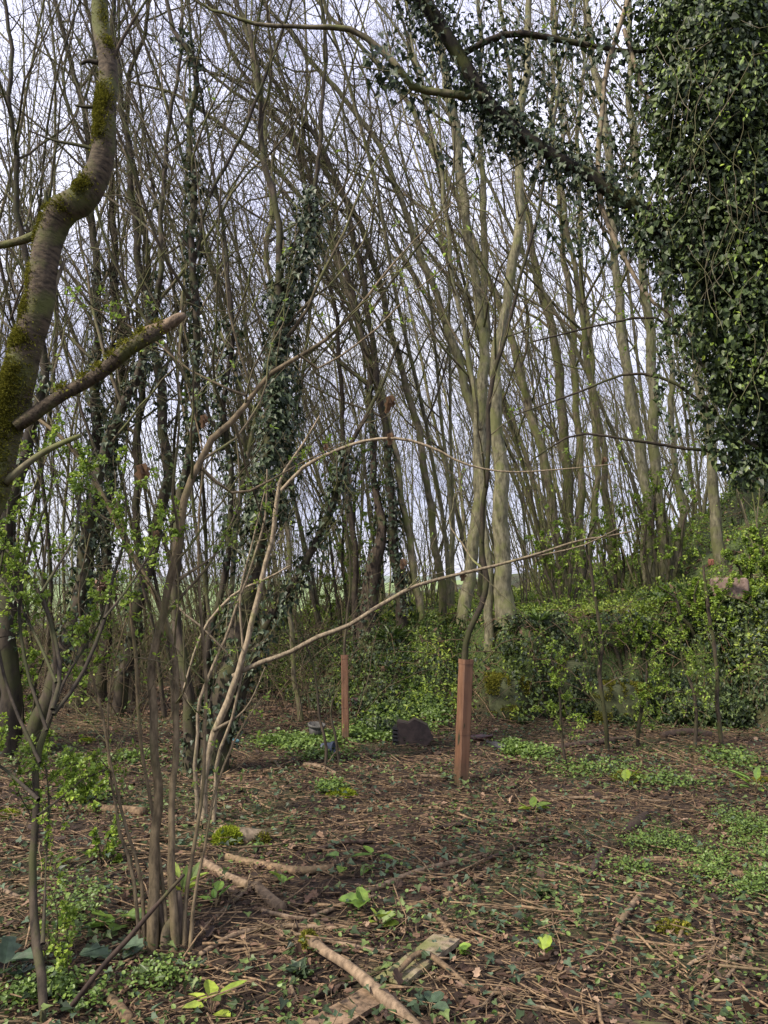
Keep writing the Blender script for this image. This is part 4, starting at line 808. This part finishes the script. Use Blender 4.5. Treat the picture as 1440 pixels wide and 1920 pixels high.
def cushion(px, py, rpx, n, mt, parent, sq=.6, name='moss_cushion', lab=None, up=0.):
    g, t = P2(px, py, up); r = rpx / F * t; d = nrm(rng.normal(size=(n, 3)) * [1, 1, 1] + [0, 0, .6]); d[:, 2] = np.abs(d[:, 2])
    p = g + d * r * np.array([1, .9, sq]) * (.85 + .3 * fbm(d[:, 0] * 3 + 5, d[:, 1] * 3 + d[:, 2] * 2, 4))[:, None]; s = Soup(); fuzz(s, p, d, .018)
    d2 = nrm(rng.normal(size=(1, 3)));
    if parent is not None: return link(name, s, M[mt], parent, smooth=False)
    return tag(link(name, s, M[mt], None, origin=g, smooth=False), lab, 'moss')
cushion(428, 1580, 26, 2400, 'mossbright', root, .85, up=.01); cushion(487, 1580, 15, 900, 'moss', root, .9, up=.01)
cap_ = Soup(); pp = o[0, :3] + nrm(rng.normal(size=(700, 3))) * o[0, 3] * 1.05; fuzz(cap_, pp, nrm(pp - o[0, :3]), .014); link('moss_tip', cap_, M['moss'], ob, smooth=False).location = (0, 0, 0)
for px, py, r, lab, mt in [(640, 1492, 26, 'low bright green moss-like patch on the litter in front of the box', 'mossbright'), (162, 1391, 13, 'small yellow-green moss cushion on the litter at left, mid distance', 'mossbright'), (14, 1530, 20, 'yellow-green moss tuft at the left edge below the dark tree', 'mossbright'),
                           (1180, 1460, 30, 'olive moss hump below the overgrown wall', 'moss'), (1265, 1745, 30, 'dark green moss hump near the slim bent stick', 'moss'), (1432, 1470, 24, 'olive moss patch at the right edge', 'moss'), (960, 1330, 24, 'olive moss on the ground at the gully mouth', 'moss')]:
    cushion(px, py, r, 1500, mt, None, .35, 'moss_patch', lab)
def plank(p0, p1, wpx, th, mt, label, up=0., name='plank'):
    (a, ta), (b, tb) = P2(*p0), P2(*p1); a[2] += up; b[2] += up * .3; ax = nrm(b - a); sd_ = nrm(np.cross(ax, [0, 0, 1])); upv = np.cross(sd_, ax); wd = wpx / F * ta / 2; n = 30; V = []
    for j in range(n):
        c = a + (b - a) * j / (n - 1); w_ = wd * (1 + .04 * math.sin(j * .5) + .05 * rng.normal() * (j in (0, n - 1)))
        for (u, v) in ((-1, 0), (-1, 1), (-.35, 1.06), (.3, .97), (1, 1), (1, 0)): V.append(c + sd_ * u * w_ + upv * th * v + ax * (.018 * rng.normal() if j in (0, n - 1) else 0))
    V = np.array(V); i = np.arange(n - 1)[:, None] * 6; k = np.arange(6)[None]; s = Soup()
    s.add(V, [np.stack([i + k, i + (k + 1) % 6, i + 6 + (k + 1) % 6, i + 6 + k], -1).reshape(-1, 4), np.arange(6)[None, ::-1], (n - 1) * 6 + np.arange(6)[None]], np.array([0, 0, .6]))
    tag(link(name, s, M[mt], None, origin=a, smooth=False), label, 'plank')
plank((838, 1775), (735, 1850), 50, .022, 'plank', 'weathered grey-brown plank end sloping out of the litter below centre', .02)
plank((712, 1872), (560, 1960), 60, .018, 'rottenplank', 'wider rotten orange-brown plank at the bottom edge left of centre', .01)

# ------------------------------------------------------------------ broad-leaved plants and ferns
def plant(px, py, n, lpx, mt, tmpl, label, name='leafy_plant', elev=.5, stem=True, cat='plant', Yd=None, k=1.):
    g, t = P2(px, py); ln = lpx / F * t * (.72 if name == 'leafy_plant' else 1); root = thing(name, g, label, cat); az = rng.random(n) * 6.28; ev = elev * (.6 + .8 * rng.random(n)); L_ = ln * (.6 + .5 * rng.random(n))
    d = np.stack([np.cos(az) * np.cos(ev), np.sin(az) * np.cos(ev), np.sin(ev)], 1); st0 = np.zeros((n, 3)) + g; hh = (ln * .55 * rng.random(n) if stem else np.zeros(n)); p1 = st0 + d * (ln * .25) + np.stack([hh * 0, hh * 0, hh + .01], 1)
    s = Soup(); V = np.stack([st0, (st0 + p1) / 2 + [0, 0, .01], p1], 1); tubes(s, V, np.full((n, 3), .0022), 4); link('stalk', s, M['hazel'] if mt != 'grass' else M['herb'], root)
    s = Soup(); leaves(s, p1, d, np.stack([-np.cos(az) * np.sin(ev), -np.sin(az) * np.sin(ev), np.cos(ev)], 1) + .25 * rng.normal(size=(n, 3)), L_, tmpl, fold=.3, curl=.35); link('leaf', s, M[mt], root, smooth=False)
for a in [(686, 1712, 4, 55, 'arum', ROUND, 'vivid yellow-green upright leaf pair left of the light-brown branches', 'leafy_plant', .7),
          (645, 1640, 3, 75, 'arum', OVAL, 'pale green arching leaf held flat over the litter near centre', 'leafy_plant', .15), (700, 1625, 3, 65, 'arum', OVAL, 'pale green leaf beside and right of the flat arching one', 'leafy_plant', .15),
          (405, 1702, 4, 50, 'arum', OVAL, 'two bright yellow-green leaves just right of the hazel foot', 'leafy_plant', .4), (500, 1600, 3, 40, 'arum', OVAL, 'small light green leaf pair below the mossy log', 'leafy_plant', .2),
          (530, 1668, 3, 34, 'arum', ROUND, 'tiny heart-shaped light leaf above the sawn log', 'leafy_plant', .7), (228, 1740, 7, 75, 'arum', LOBED, 'large pale green leaves left of the hazel foot', 'leafy_plant', .35),
          (215, 1808, 5, 70, 'sage', LOBED, 'drooping grey-green nettle-like leaves left of the hazel foot', 'leafy_plant', .35), (5, 1845, 4, 90, 'sage', LOBED, 'big grey-green soft leaf at the left edge near the bottom', 'leafy_plant', .4),
          (395, 1905, 6, 75, 'herb', OVAL, 'fresh green leaf clump at the bottom edge right of the orange branch', 'leafy_plant', .3), (712, 1745, 6, 45, 'herb', ROUND, 'round-leaved green seedling under the vivid leaf pair', 'leafy_plant', .6),
          (805, 1905, 6, 50, 'sage', ROUND, 'dull green rosette at the bottom right of the planks', 'leafy_plant', .4), (340, 1690, 6, 70, 'herb', LANCE, 'narrow green leaves sprouting between the hazel stems', 'leafy_plant', .9),
          (855, 1795, 3, 34, 'arum', ROUND, 'single light green leaf just above the plank end', 'leafy_plant', .3), (1000, 1530, 7, 40, 'herb', OVAL, 'mid green seedling clump below the black bottle', 'leafy_plant', .5),
          (1175, 1480, 6, 44, 'herb', OVAL, 'green seedling clump beside the olive moss hump', 'leafy_plant', .5), (1418, 1488, 7, 60, 'arum', LANCE, 'bright narrow leaves at the right edge, mid height', 'leafy_plant', .4),
          (560, 1838, 26, 26, 'ivygrey', IVY, 'dark ivy clump left of the moss-tipped branch', 'ivy_clump', .4), (1020, 1800, 4, 34, 'herb', ROUND, 'green leaf standing in litter low right of centre', 'leafy_plant', .8),
          (100, 1640, 5, 50, 'herb', LANCE, 'small fresh leaves left of the hazel, near the short orange stick', 'leafy_plant', .5), (1020, 1690, 20, 22, 'ivy', IVY, 'ivy sprig right of the light-brown branches', 'ivy_clump', .4)]: plant(*a)
for (px, py, n, l, lab) in [(735, 1206, 26, 62, 'strap-leaved fern on the bank lip above the plastic box'), (1012, 1170, 30, 44, 'low strap-leaved fern right of the thickest trunk'), (1310, 1135, 34, 60, 'strap-leaved fern tuft on the right slope, left of the block'),
                            (1240, 1135, 30, 50, 'strap-leaved fern tuft below the pair of straight trunks'), (1430, 1130, 30, 70, 'strap-leaved tuft at the right edge above the block'), (660, 1222, 18, 44, 'small fern on the bank lip behind the farther guard'), (1120, 1130, 40, 36, 'grassy fern tuft left of the dead stems on the bank')]:
    plant(px, py, int(n * 1.6), l * .6, 'lowherb', STRAP, lab, 'fern', .75, False, 'fern')

# ------------------------------------------------------------------ ground cover (uncountable)
def nor_at(x, y, e=.04):
    n = np.stack([-(terr(x + e, y) - terr(x - e, y)) / (2 * e), -(terr(x, y + e) - terr(x, y - e)) / (2 * e), np.ones_like(x)], -1); return nrm(n)
def view_xy(n, y0, y1, pw=1., m=.6):
    y = (y0**pw + rng.random(n) * (y1**pw - y0**pw))**(1 / pw); x = (rng.random(n) * 2 - 1) * (.56 * y + m); return x, y
def flat(s, x, y, size, tmpl, tilt=.35, lift=.012, **k):
    nn = nor_at(x, y) + tilt * rng.normal(size=(len(x), 3)); az = rng.random(len(x)) * 6.28; d = np.stack([np.cos(az), np.sin(az), .25 * rng.normal(size=len(x))], 1)
    d = nrm(d - (d * nrm(nn)).sum(-1, keepdims=True) * nrm(nn)); leaves(s, np.stack([x, y, terr(x, y) + lift * (.3 + rng.random(len(x)))], 1), d, nn, size, tmpl, **k)
s = Soup()
x, y = view_xy(26000, 1.6, 12, 1.1); k = rng.random(len(x)) > greenness(x, y) * .85; x, y = x[k], y[k]; flat(s, x, y, .014 + .03 * rng.random(len(x))**1.5, OVAL, .5, .02, rnd=rng.random(len(x))**1.6 * .8, curl=.5)
x, y = view_xy(7000, 1.6, 11, 1.0); k = rng.random(len(x)) > greenness(x, y); x, y = x[k], y[k]; flat(s, x, y, .022 + .045 * rng.random(len(x))**2.5, LOBED, .4, .03, rnd=rng.random(len(x))**1.3, curl=.6)
x, y = view_xy(9000, 9, 24, 1.); flat(s, x, y, .05 + .05 * rng.random(len(x)), OVAL, .5, .03, rnd=rng.random(len(x)) * .9)
tag(link('leaf_litter', s, M['litter'], smooth=False), 'brown dead leaves covering the woodland floor', 'leaf litter', kind='stuff')
def litter_twigs(n, y0, y1, L0, L1, r0, r1, pw=1.):
    x, y = view_xy(n, y0, y1, pw); az = rng.random(n) * 6.28; az = np.where(rng.random(n) < .5, rng.normal(size=n) * .45, az); ln = L0 + (L1 - L0) * rng.random(n)**2.2; N = 6; V = np.zeros((n, N, 3)); h = az; cx, cy = x.copy(), y.copy()
    cv = rng.normal(size=n) * .12; zz = .004 + .03 * rng.random(n)**2; tl = rng.normal(size=n) * .05
    for j in range(N):
        V[:, j, 0] = cx; V[:, j, 1] = cy; V[:, j, 2] = zz + tl * (j / N - .5) * ln * 3; h = h + cv + .13 * rng.normal(size=n); cx = cx + np.cos(h) * ln / N; cy = cy + np.sin(h) * ln / N
    V[..., 2] = np.maximum(V[..., 2], .002) + (terr(V[:, :, 0], V[:, :, 1]) * .7 + terr(x, y)[:, None] * .3); R = (r0 + (r1 - r0) * rng.random(n)**2.5)[:, None] * np.linspace(1, .55, N)[None]
    return V, R
s = Soup(); V, R = litter_twigs(20000, 1.7, 9.5, .04, .40, .0012, .0048, 1.1); tubes(s, V, R, 4, rng.random(len(V)), caps=True)
V, R = litter_twigs(1500, 1.8, 8, .2, .8, .003, .0075); tubes(s, V, R, 6, rng.random(len(V)), caps=True)
V, R = litter_twigs(2500, 8, 18, .3, 1.3, .003, .008); tubes(s, V, R, 3, rng.random(len(V)))
tag(link('twig_litter', s, M['stick']), 'thin brown twigs strewn all over the leaf litter', 'twigs', kind='stuff')
# low ivy and herbs creeping over the litter
s = Soup(); x, y = view_xy(30000, 1.7, 11, 1.2); k = (fbm(x * 1.6, y * 1.6, 51) > .47) & (rng.random(len(x)) < .5) | (rng.random(len(x)) < .08); x, y = x[k], y[k]; flat(s, x, y, .018 + .026 * rng.random(len(x)), IVY, .35, .06)
tag(link('ground_ivy', s, M['ivy'], smooth=False), 'small dark ivy leaves creeping over the litter', 'ivy', kind='stuff')
s = Soup(); x, y = view_xy(9000, 1.7, 9, 1.2); k = (fbm(x * 1.6, y * 1.6, 77) > .50) & (rng.random(len(x)) < .5) | (rng.random(len(x)) < .06); x, y = x[k], y[k]; flat(s, x, y, .02 + .022 * rng.random(len(x)), IVY, .35, .06)
tag(link('pale_ground_ivy', s, M['sage'], smooth=False), 'pale grey-green ivy leaves scattered on the litter', 'ivy', kind='stuff')
s = Soup()
def carpet(px, py, rx, ry, n, size=.022, hgt=.06, s=s):
    c, t = P2(px, py); c2, _ = P2(px, py - ry); X_ = c[0] + rng.normal(size=n) * rx / F * t * .5; Y_ = c[1] + rng.normal(size=n) * abs(c2[1] - c[1]) * .5
    k = fbm(X_ * 5, Y_ * 5, px * .1) > .36; X_, Y_ = X_[k], Y_[k]; flat(s, X_, Y_, size * (.6 + .8 * rng.random(len(X_))), ROUND, .5, hgt, rnd=.35 + .65 * rng.random(len(X_)))
for a in [(745, 1345, 80, 40, 6500, .034), (690, 1385, 90, 12, 2400, .03), (560, 1398, 90, 14, 1800, .028), (610, 1420, 60, 10, 700, .026), (965, 1412, 26, 14, 900, .026), (1000, 1418, 40, 12, 500, .026), (800, 1350, 60, 16, 1200, .03), (620, 1484, 30, 8, 500, .022), (540, 1395, 50, 10, 700, .028),
          (1370, 1660, 80, 36, 2600, .013, .05), (1320, 1610, 90, 30, 900, .013, .05), (1430, 1600, 60, 50, 1300, .013, .05), (1230, 1590, 70, 20, 900, .013), (1190, 1640, 60, 18, 500, .013), (1400, 1560, 60, 30, 1500, .014),
          (100, 1880, 90, 30, 1600, .016), (150, 1740, 40, 60, 450, .016, .12), (110, 1690, 40, 40, 250, .016, .1), (300, 1850, 60, 30, 500, .014), (240, 1430, 60, 10, 500, .03), (110, 1440, 40, 12, 300, .03), (160, 1500, 60, 12, 500, .026), (1240, 1470, 100, 20, 900, .02), (1100, 1450, 100, 20, 900, .02), (1380, 1430, 60, 20, 900, .024)]: carpet(*a)
x, y = view_xy(26000, 1.7, 10, 1.3); k = (fbm(x * 2.2, y * 2.2, 91) > .57 - .03 * (x > .5)); x, y = x[k], y[k]; flat(s, x, y, .009 + .014 * rng.random(len(x)), ROUND, .5, .04)
tag(link('green_herbs', s, M['lowherb'], smooth=False), 'patches of small bright green herbs on the litter', 'herbs', kind='stuff')
# bank cover
def bank_pts(n, x0, x1, t0, t1):
    x = x0 + rng.random(n) * (x1 - x0); t = t0 + rng.random(n) * (t1 - t0); wdt = np.interp(x, [-3, -.6, .5, 1.0, 1.35, 1.6, 2.6, 4, 8], [2.2, 2.1, 1.9, 2.3, 1.1, .5, .8, .6, 1.2]); return x, foot(x) + t * wdt + (fbm(x * 1.7, x * 0 + 3.3, 5) - .47) * 1.2
s = Soup(); x, y = bank_pts(46000, -2.2, 7.5, -.1, 1.05); k = fbm(x * 1.5, y * 2 + terr(x, y) * 2, 61) > np.where(x > 1.4, .38, .47); x, y = x[k], y[k]; nn = nor_at(x, y); n = len(x); p = np.stack([x, y, terr(x, y)], 1) + nn * (.30 * (fbm(x * 2.2, terr(x, y) * 2.5, 8) - .25) * rng.random(n) * 2)[:, None]
gul = (x > .85) & (x < 1.45) & (rng.random(n) < .85); p, nn = p[~gul], nn[~gul]; n = len(p)
leaves(s, p, nn * .3 + np.array([0, -.2, -.7]) + .5 * rng.normal(size=p.shape), nn + .45 * rng.normal(size=p.shape) + [0, -.2, .3], .022 + .03 * rng.random(n), IVY); tag(link('bank_ivy', s, M['ivy'], smooth=False), 'dark ivy curtaining the steep face of the bank and old wall', 'ivy', kind='stuff')
s = Soup(); x, y = bank_pts(38000, -2.2, 7.5, .1, 1.5); x2 = rng.uniform(-2.5, 11, 52000); y2 = foot(x2) + .4 + 15 * rng.random(52000)**1.6; x = np.concatenate([x, x2]); y = np.concatenate([y, y2]); k = (fbm(x * 2, y * 1.5 + terr(x, y) * 2, 62) > .38); x, y = x[k], y[k]
nn = nor_at(x, y); n = len(x); p = np.stack([x, y, terr(x, y)], 1) + nn * (.17 * fbm(x * 4, y * 4, 8) * rng.random(n) * 1.6)[:, None]; gul = (x > .9) & (x < 1.4) & (y < foot(x) + 1.9) & (rng.random(n) < .9); p, nn = p[~gul], nn[~gul]; n = len(p)
cr_ = np.clip(fbm(p[:, 0] * 1.5, p[:, 1] * 1.5 + p[:, 2], 64) * 1.6 - .35 + .2 * rng.normal(size=n) + .3 * ss((nn[:, 2] - .6) * 3), 0, 1)
leaves(s, p, nrm(rng.normal(size=p.shape) + nn * .4), nn + .6 * rng.normal(size=p.shape) + [0, 0, .5], .02 + .032 * rng.random(n) + np.clip(p[:, 1] - 11, 0, 8) * .006, OVAL, cr_); tag(link('bank_herbs', s, M['herb'], smooth=False), 'mixed fresh green herbs covering the bank top and slope', 'herbs', kind='stuff')
s = Soup(); n = 16000; x = rng.uniform(-2, 9, n); y = foot(x) + .5 + 8 * rng.random(n)**1.3; k = fbm(x * 1.4, y * 1.4, 71) > .5; x, y = x[k], y[k]; n = len(x); p = np.stack([x, y, terr(x, y)], 1); d = nrm(rng.normal(size=p.shape) * [.5, .5, .1] + [0, 0, 1.]); leaves(s, p, d, rng.normal(size=p.shape), .08 + .12 * rng.random(n), BLADE, curl=.6)
x = rng.uniform(-14, 0, 12000); y = 13 + 9 * rng.random(12000); p = np.stack([x, y, terr(x, y)], 1); leaves(s, p, nrm(rng.normal(size=p.shape) * [.4, .4, .1] + [0, 0, 1.]), rng.normal(size=p.shape), .12 + .18 * rng.random(12000), BLADE, curl=.5)
b_ = Soup(); n = 30000; x = rng.uniform(1.2, 10, n); y = foot(x) + .5 + 6 * rng.random(n)**1.3; k = fbm(x * 1.2, y * 1.2, 83) > .45
for q_ in ((1378, 1168), (1337, 1056), (1182, 1150)):
    c_ = G(*q_)[0]; k &= ~((np.abs(x - c_[0]) < .3) & (y > c_[1] - 1.3) & (y < c_[1] + .15))
x, y = x[k], y[k]; n = len(x); p = np.stack([x, y, terr(x, y) + .03 + .28 * rng.random(n) * fbm(x * 3, y * 3, 85)], 1)
leaves(b_, p, rng.normal(size=p.shape), rng.normal(size=p.shape) * .5 + [0, -.3, 1.], .018 + .026 * rng.random(n), OVAL); tag(link('slope_plants', b_, M['fresh'], smooth=False), 'bright yellow-green young growth covering the slope above the old wall', 'plants', kind='stuff')
tag(link('grass', s, M['grass'], smooth=False), 'thin grass tufts on the bank and wood edge', 'grass', kind='stuff')
# dead stems and roots trailing over the bank
def arcs(n, x, y, L0, L1, up, r, N=9, mt='twig', dn=.1):
    az = rng.random(n) * 6.28; d = nrm(np.stack([np.cos(az), np.sin(az), up * (.5 + rng.random(n))], 1)); ln = L0 + (L1 - L0) * rng.random(n); V = np.zeros((n, N, 3)); V[:, 0] = np.stack([x, y, terr(x, y)], 1)
    for j in range(1, N): d = nrm(d + .1 * rng.normal(size=d.shape) + [0, 0, -dn]); V[:, j] = V[:, j - 1] + d * (ln / N)[:, None]; V[:, j, 2] = np.maximum(V[:, j, 2], terr(V[:, j, 0], V[:, j, 1]) + .01)
    return V, (r * (.5 + rng.random(n)))[:, None] * np.linspace(1, .5, N)[None]
s = Soup(); x, y = bank_pts(700, -2.2, 7, .1, 1.6); V, R = arcs(700, x, y, .3, 1.1, .4, .0045, dn=.16); tubes(s, V, R, 4)
tag(link('trailing_stems', s, M['stick']), 'dead brown stems and roots trailing over the bank', 'dead stems', kind='stuff')
s = Soup(); lf = Soup(); n = 1500; y = 8.5 + 10 * rng.random(n); x = -.02 * y - rng.random(n) * .62 * y; k = y < 15.5 - x * .5; x, y = x[k], y[k]; n = len(x); V, R = arcs(n, x, y, .8, 2.4, 2.2, .0045, 10, dn=.10); tubes(s, V, R, 3)
C2, R2 = grow(V, R, 3, (.3, 1), .35, (30, 70), .02, .14, 6, .006, rmin=.002); tubes(s, C2, R2, 3); clusters(lf, C2, .9, .03, .02, OVAL, 3)
tag(link('bramble_thicket', s, M['hazel']), 'tangle of brown bramble stems along the wood edge at left', 'undergrowth', kind='stuff')
tag(link('thicket_leaves', lf, M['herb'], smooth=False), 'small green leaves flushing on the bramble tangle', 'foliage', kind='stuff')

# ------------------------------------------------------------------ leafy shrubs and thin saplings on and before the bank
def leafy(px, py, hpx, wpx, n, name, label, Y=None, fresh=1.1, fsize=.026, mat='dark', k1=12, cat='shrub', wst=7, fm='fresh'):
    Yd = Y or float(G(px, py)[0][1]); st = []
    for i in range(n):
        u = (i + .5) / n * 2 - 1; h = hpx * (1 - .35 * abs(u)) * (.8 + .4 * rng.random()); bx = px + u * wpx * .18
        st.append([(bx, py, wst), (bx + u * wpx * .15, py - h * .35, wst * .8), (px + u * wpx * .38 + rng.normal() * 6, py - h * .7, wst * .55), (px + u * wpx * .5 + rng.normal() * 10, py - h, wst * .3)])
    shrub(name, label, st, Yd, mat=mat, tmat='twig', k1=k1, L1=.38, k2=5, L2=.45, fresh=fresh * 2.2, fsize=fsize * 1.15, tr=(.2, 1), up=.03, nl=6, tmpl=ROUND, cat=cat, fmat=fm)
leafy(655, 1180, 330, 120, 4, 'leafy_shrub', 'tall shrub flushed with green leaves around the hollow stump', 11, .8, .03)
leafy(610, 1290, 210, 120, 4, 'leafy_shrub', 'lower green-leaved shrub left of the farther guard, in front of the meadow', 12, .7, .03)
leafy(1060, 1110, 170, 150, 4, 'leafy_shrub', 'yellow-green shrub in front of the leaning pole cluster', 10.6, .75, .028)
leafy(1240, 1090, 220, 150, 4, 'leafy_shrub', 'yellow-green shrub across the feet of the paired straight trunks', 10.8, .75, .028)
leafy(1160, 1100, 160, 110, 4, 'leafy_shrub', 'small bushy shrub between the pole cluster and the paired trunks', 11.5, .7, .028)
leafy(1330, 1180, 110, 220, 4, 'leafy_shrub', 'wide bright yellow-green shrub on the right slope, left of the block', None, 1.2, .026)
leafy(1440, 1110, 110, 180, 6, 'leafy_shrub', 'bright yellow-green shrub at the right edge below the ivy', 9.2, 1.3, .026)
leafy(1190, 1215, 50, 240, 5, 'leafy_shrub', 'low spreading yellow-green shrub along the wall top', None, .9, .022)
for pts, lab in [([(1140, 1410, 9), (1135, 1340, 8), (1128, 1270, 8), (1130, 1210, 7), (1116, 1140, 6), (1108, 1080, 6), (1104, 1040, 4)], 'thin dark sapling in front of the wall, leftmost of four, tallest leafy top'),
                 ([(1195, 1400, 7), (1200, 1350, 7), (1212, 1290, 6), (1214, 1240, 4)], 'thin sapling in front of the olive stone, second of four from the left'),
                 ([(1302, 1405, 7), (1306, 1340, 7), (1300, 1290, 6), (1282, 1245, 4), (1278, 1200, 3)], 'thin sapling in front of the wall, third of four from the left'),
                 ([(1354, 1400, 8), (1350, 1330, 8), (1343, 1250, 7), (1330, 1170, 7), (1322, 1120, 6), (1316, 1060, 4)], 'thin sapling in front of the wall, rightmost of four'),
                 ([(1062, 1440, 6), (1055, 1370, 5), (1050, 1300, 4), (1030, 1230, 3)], 'wispy sapling standing right of the black bottle')]:
    shrub('wall_sapling', lab, [pts], float(G(pts[0][0], pts[0][1])[0][1]), mat='dark', k1=15, L1=.36, k2=6, L2=.5, fresh=2.0, fsize=.027, tr=(.2, 1), nl=5, cat='sapling', smin=.0018)
for pts, lab in [([(610, 1440, 6), (612, 1400, 6), (600, 1340, 5), (590, 1260, 4), (560, 1180, 3)], 'dark forked twig sapling standing beside the blue-grey pot'),
                 ([(640, 1440, 6), (628, 1390, 5), (618, 1330, 4), (640, 1280, 3)], 'dark sapling twig leaning just left of the farther guard')]:
    shrub('twiggy_sapling', lab, [pts], float(G(pts[0][0], pts[0][1])[0][1]), mat='dark', k1=8, L1=.45, k2=3, fresh=.15, fsize=.018, cat='sapling')
# shrubs and shoots low on the left, seedlings with light green rosettes
leafy(20, 1400, 230, 160, 5, 'leafy_shrub', 'bright leafy shoots in front of the dark tree at the far left', None, .8, .026)
leafy(150, 1520, 90, 120, 4, 'leafy_seedling', 'sparse light green seedling left of the hazel, mid height', None, .7, .024, k1=5, cat='seedling', wst=4)
leafy(200, 1620, 80, 60, 3, 'leafy_seedling', 'light green rosettes on thin shoots left of the hazel', None, .6, .02, k1=4, cat='seedling', wst=4)
leafy(110, 1830, 150, 90, 4, 'leafy_seedling', 'feathery green shoots beside the hawthorn sapling stem', None, .3, .016, k1=6, cat='seedling', wst=4)
# dead leaves caught on twigs
for i, (px, py, Yd, sz, lab) in enumerate([(730, 742, 5.1, .10, 'curled reddish dead leaf hanging above the middle of the picture'), (265, 870, 4.4, .11, 'brown dead leaf caught on a hazel twig at left'), (754, 1048, 5.2, .07, 'pale pinkish dead leaf hanging over the long pale branch'), (866, 1070, 5.2, .07, 'rusty dead leaf caught on the long pale branch'), (381, 778, 4.0, .06, 'small rusty dead leaf beside the bent hazel stem'), (730, 812, 5.2, .08, 'tan dead leaf hanging below the curled reddish one'), (610, 832, 5.2, .05, 'small tan leaf on the arching shrub branch'), (1132, 857, 6, .06, 'small orange dead leaf hanging right of the big trunks'), (292, 995, 4, .05, 'small brown dead leaf low on a hazel twig')]):
    c, t = P(px, py, Yd); s = Soup(); leaves(s, np.repeat(c[None], 2, 0), np.array([[.1, 0, -1.], [.5, .1, -.8]]), np.array([[.4, -1, .1], [.1, -1, .4]]), [sz, sz * .7], LOBED, [.3, .8], .5, .7); tag(link('hanging_leaf', s, M['rust'], None, origin=c, smooth=False), lab, 'leaf')
# light green spring twigs low in the wood at the left edge, and the bird-nest-like knot
c, t = P(200, 1100, 4.4); s = Soup(); fuzz(s, c + rng.normal(size=(500, 3)) * [.022, .02, .025], nrm(rng.normal(size=(500, 3))), .03); tag(link('leaf_knot', s, M['litter'], None, origin=c, smooth=False), 'dark knot of dead leaves caught in the hawthorn bush', 'leaves')
GU = 'thin coppice shoots between the trees'; und = [proto_under('low thicket of thin upright shoots between the far trees', GU, q) for q in (-.12, -.05, .03)]
sp = []
while len(sp) < 60:
    y = 10.5 + 14 * rng.random(); x = rng.uniform(-.62, .5) * y
    if x > -1 and y < foot(x) + 2.2: continue
    if all((x - a)**2 + (y - b)**2 > .5 for a, b in sp): sp.append((x, y))
place(und, sp)
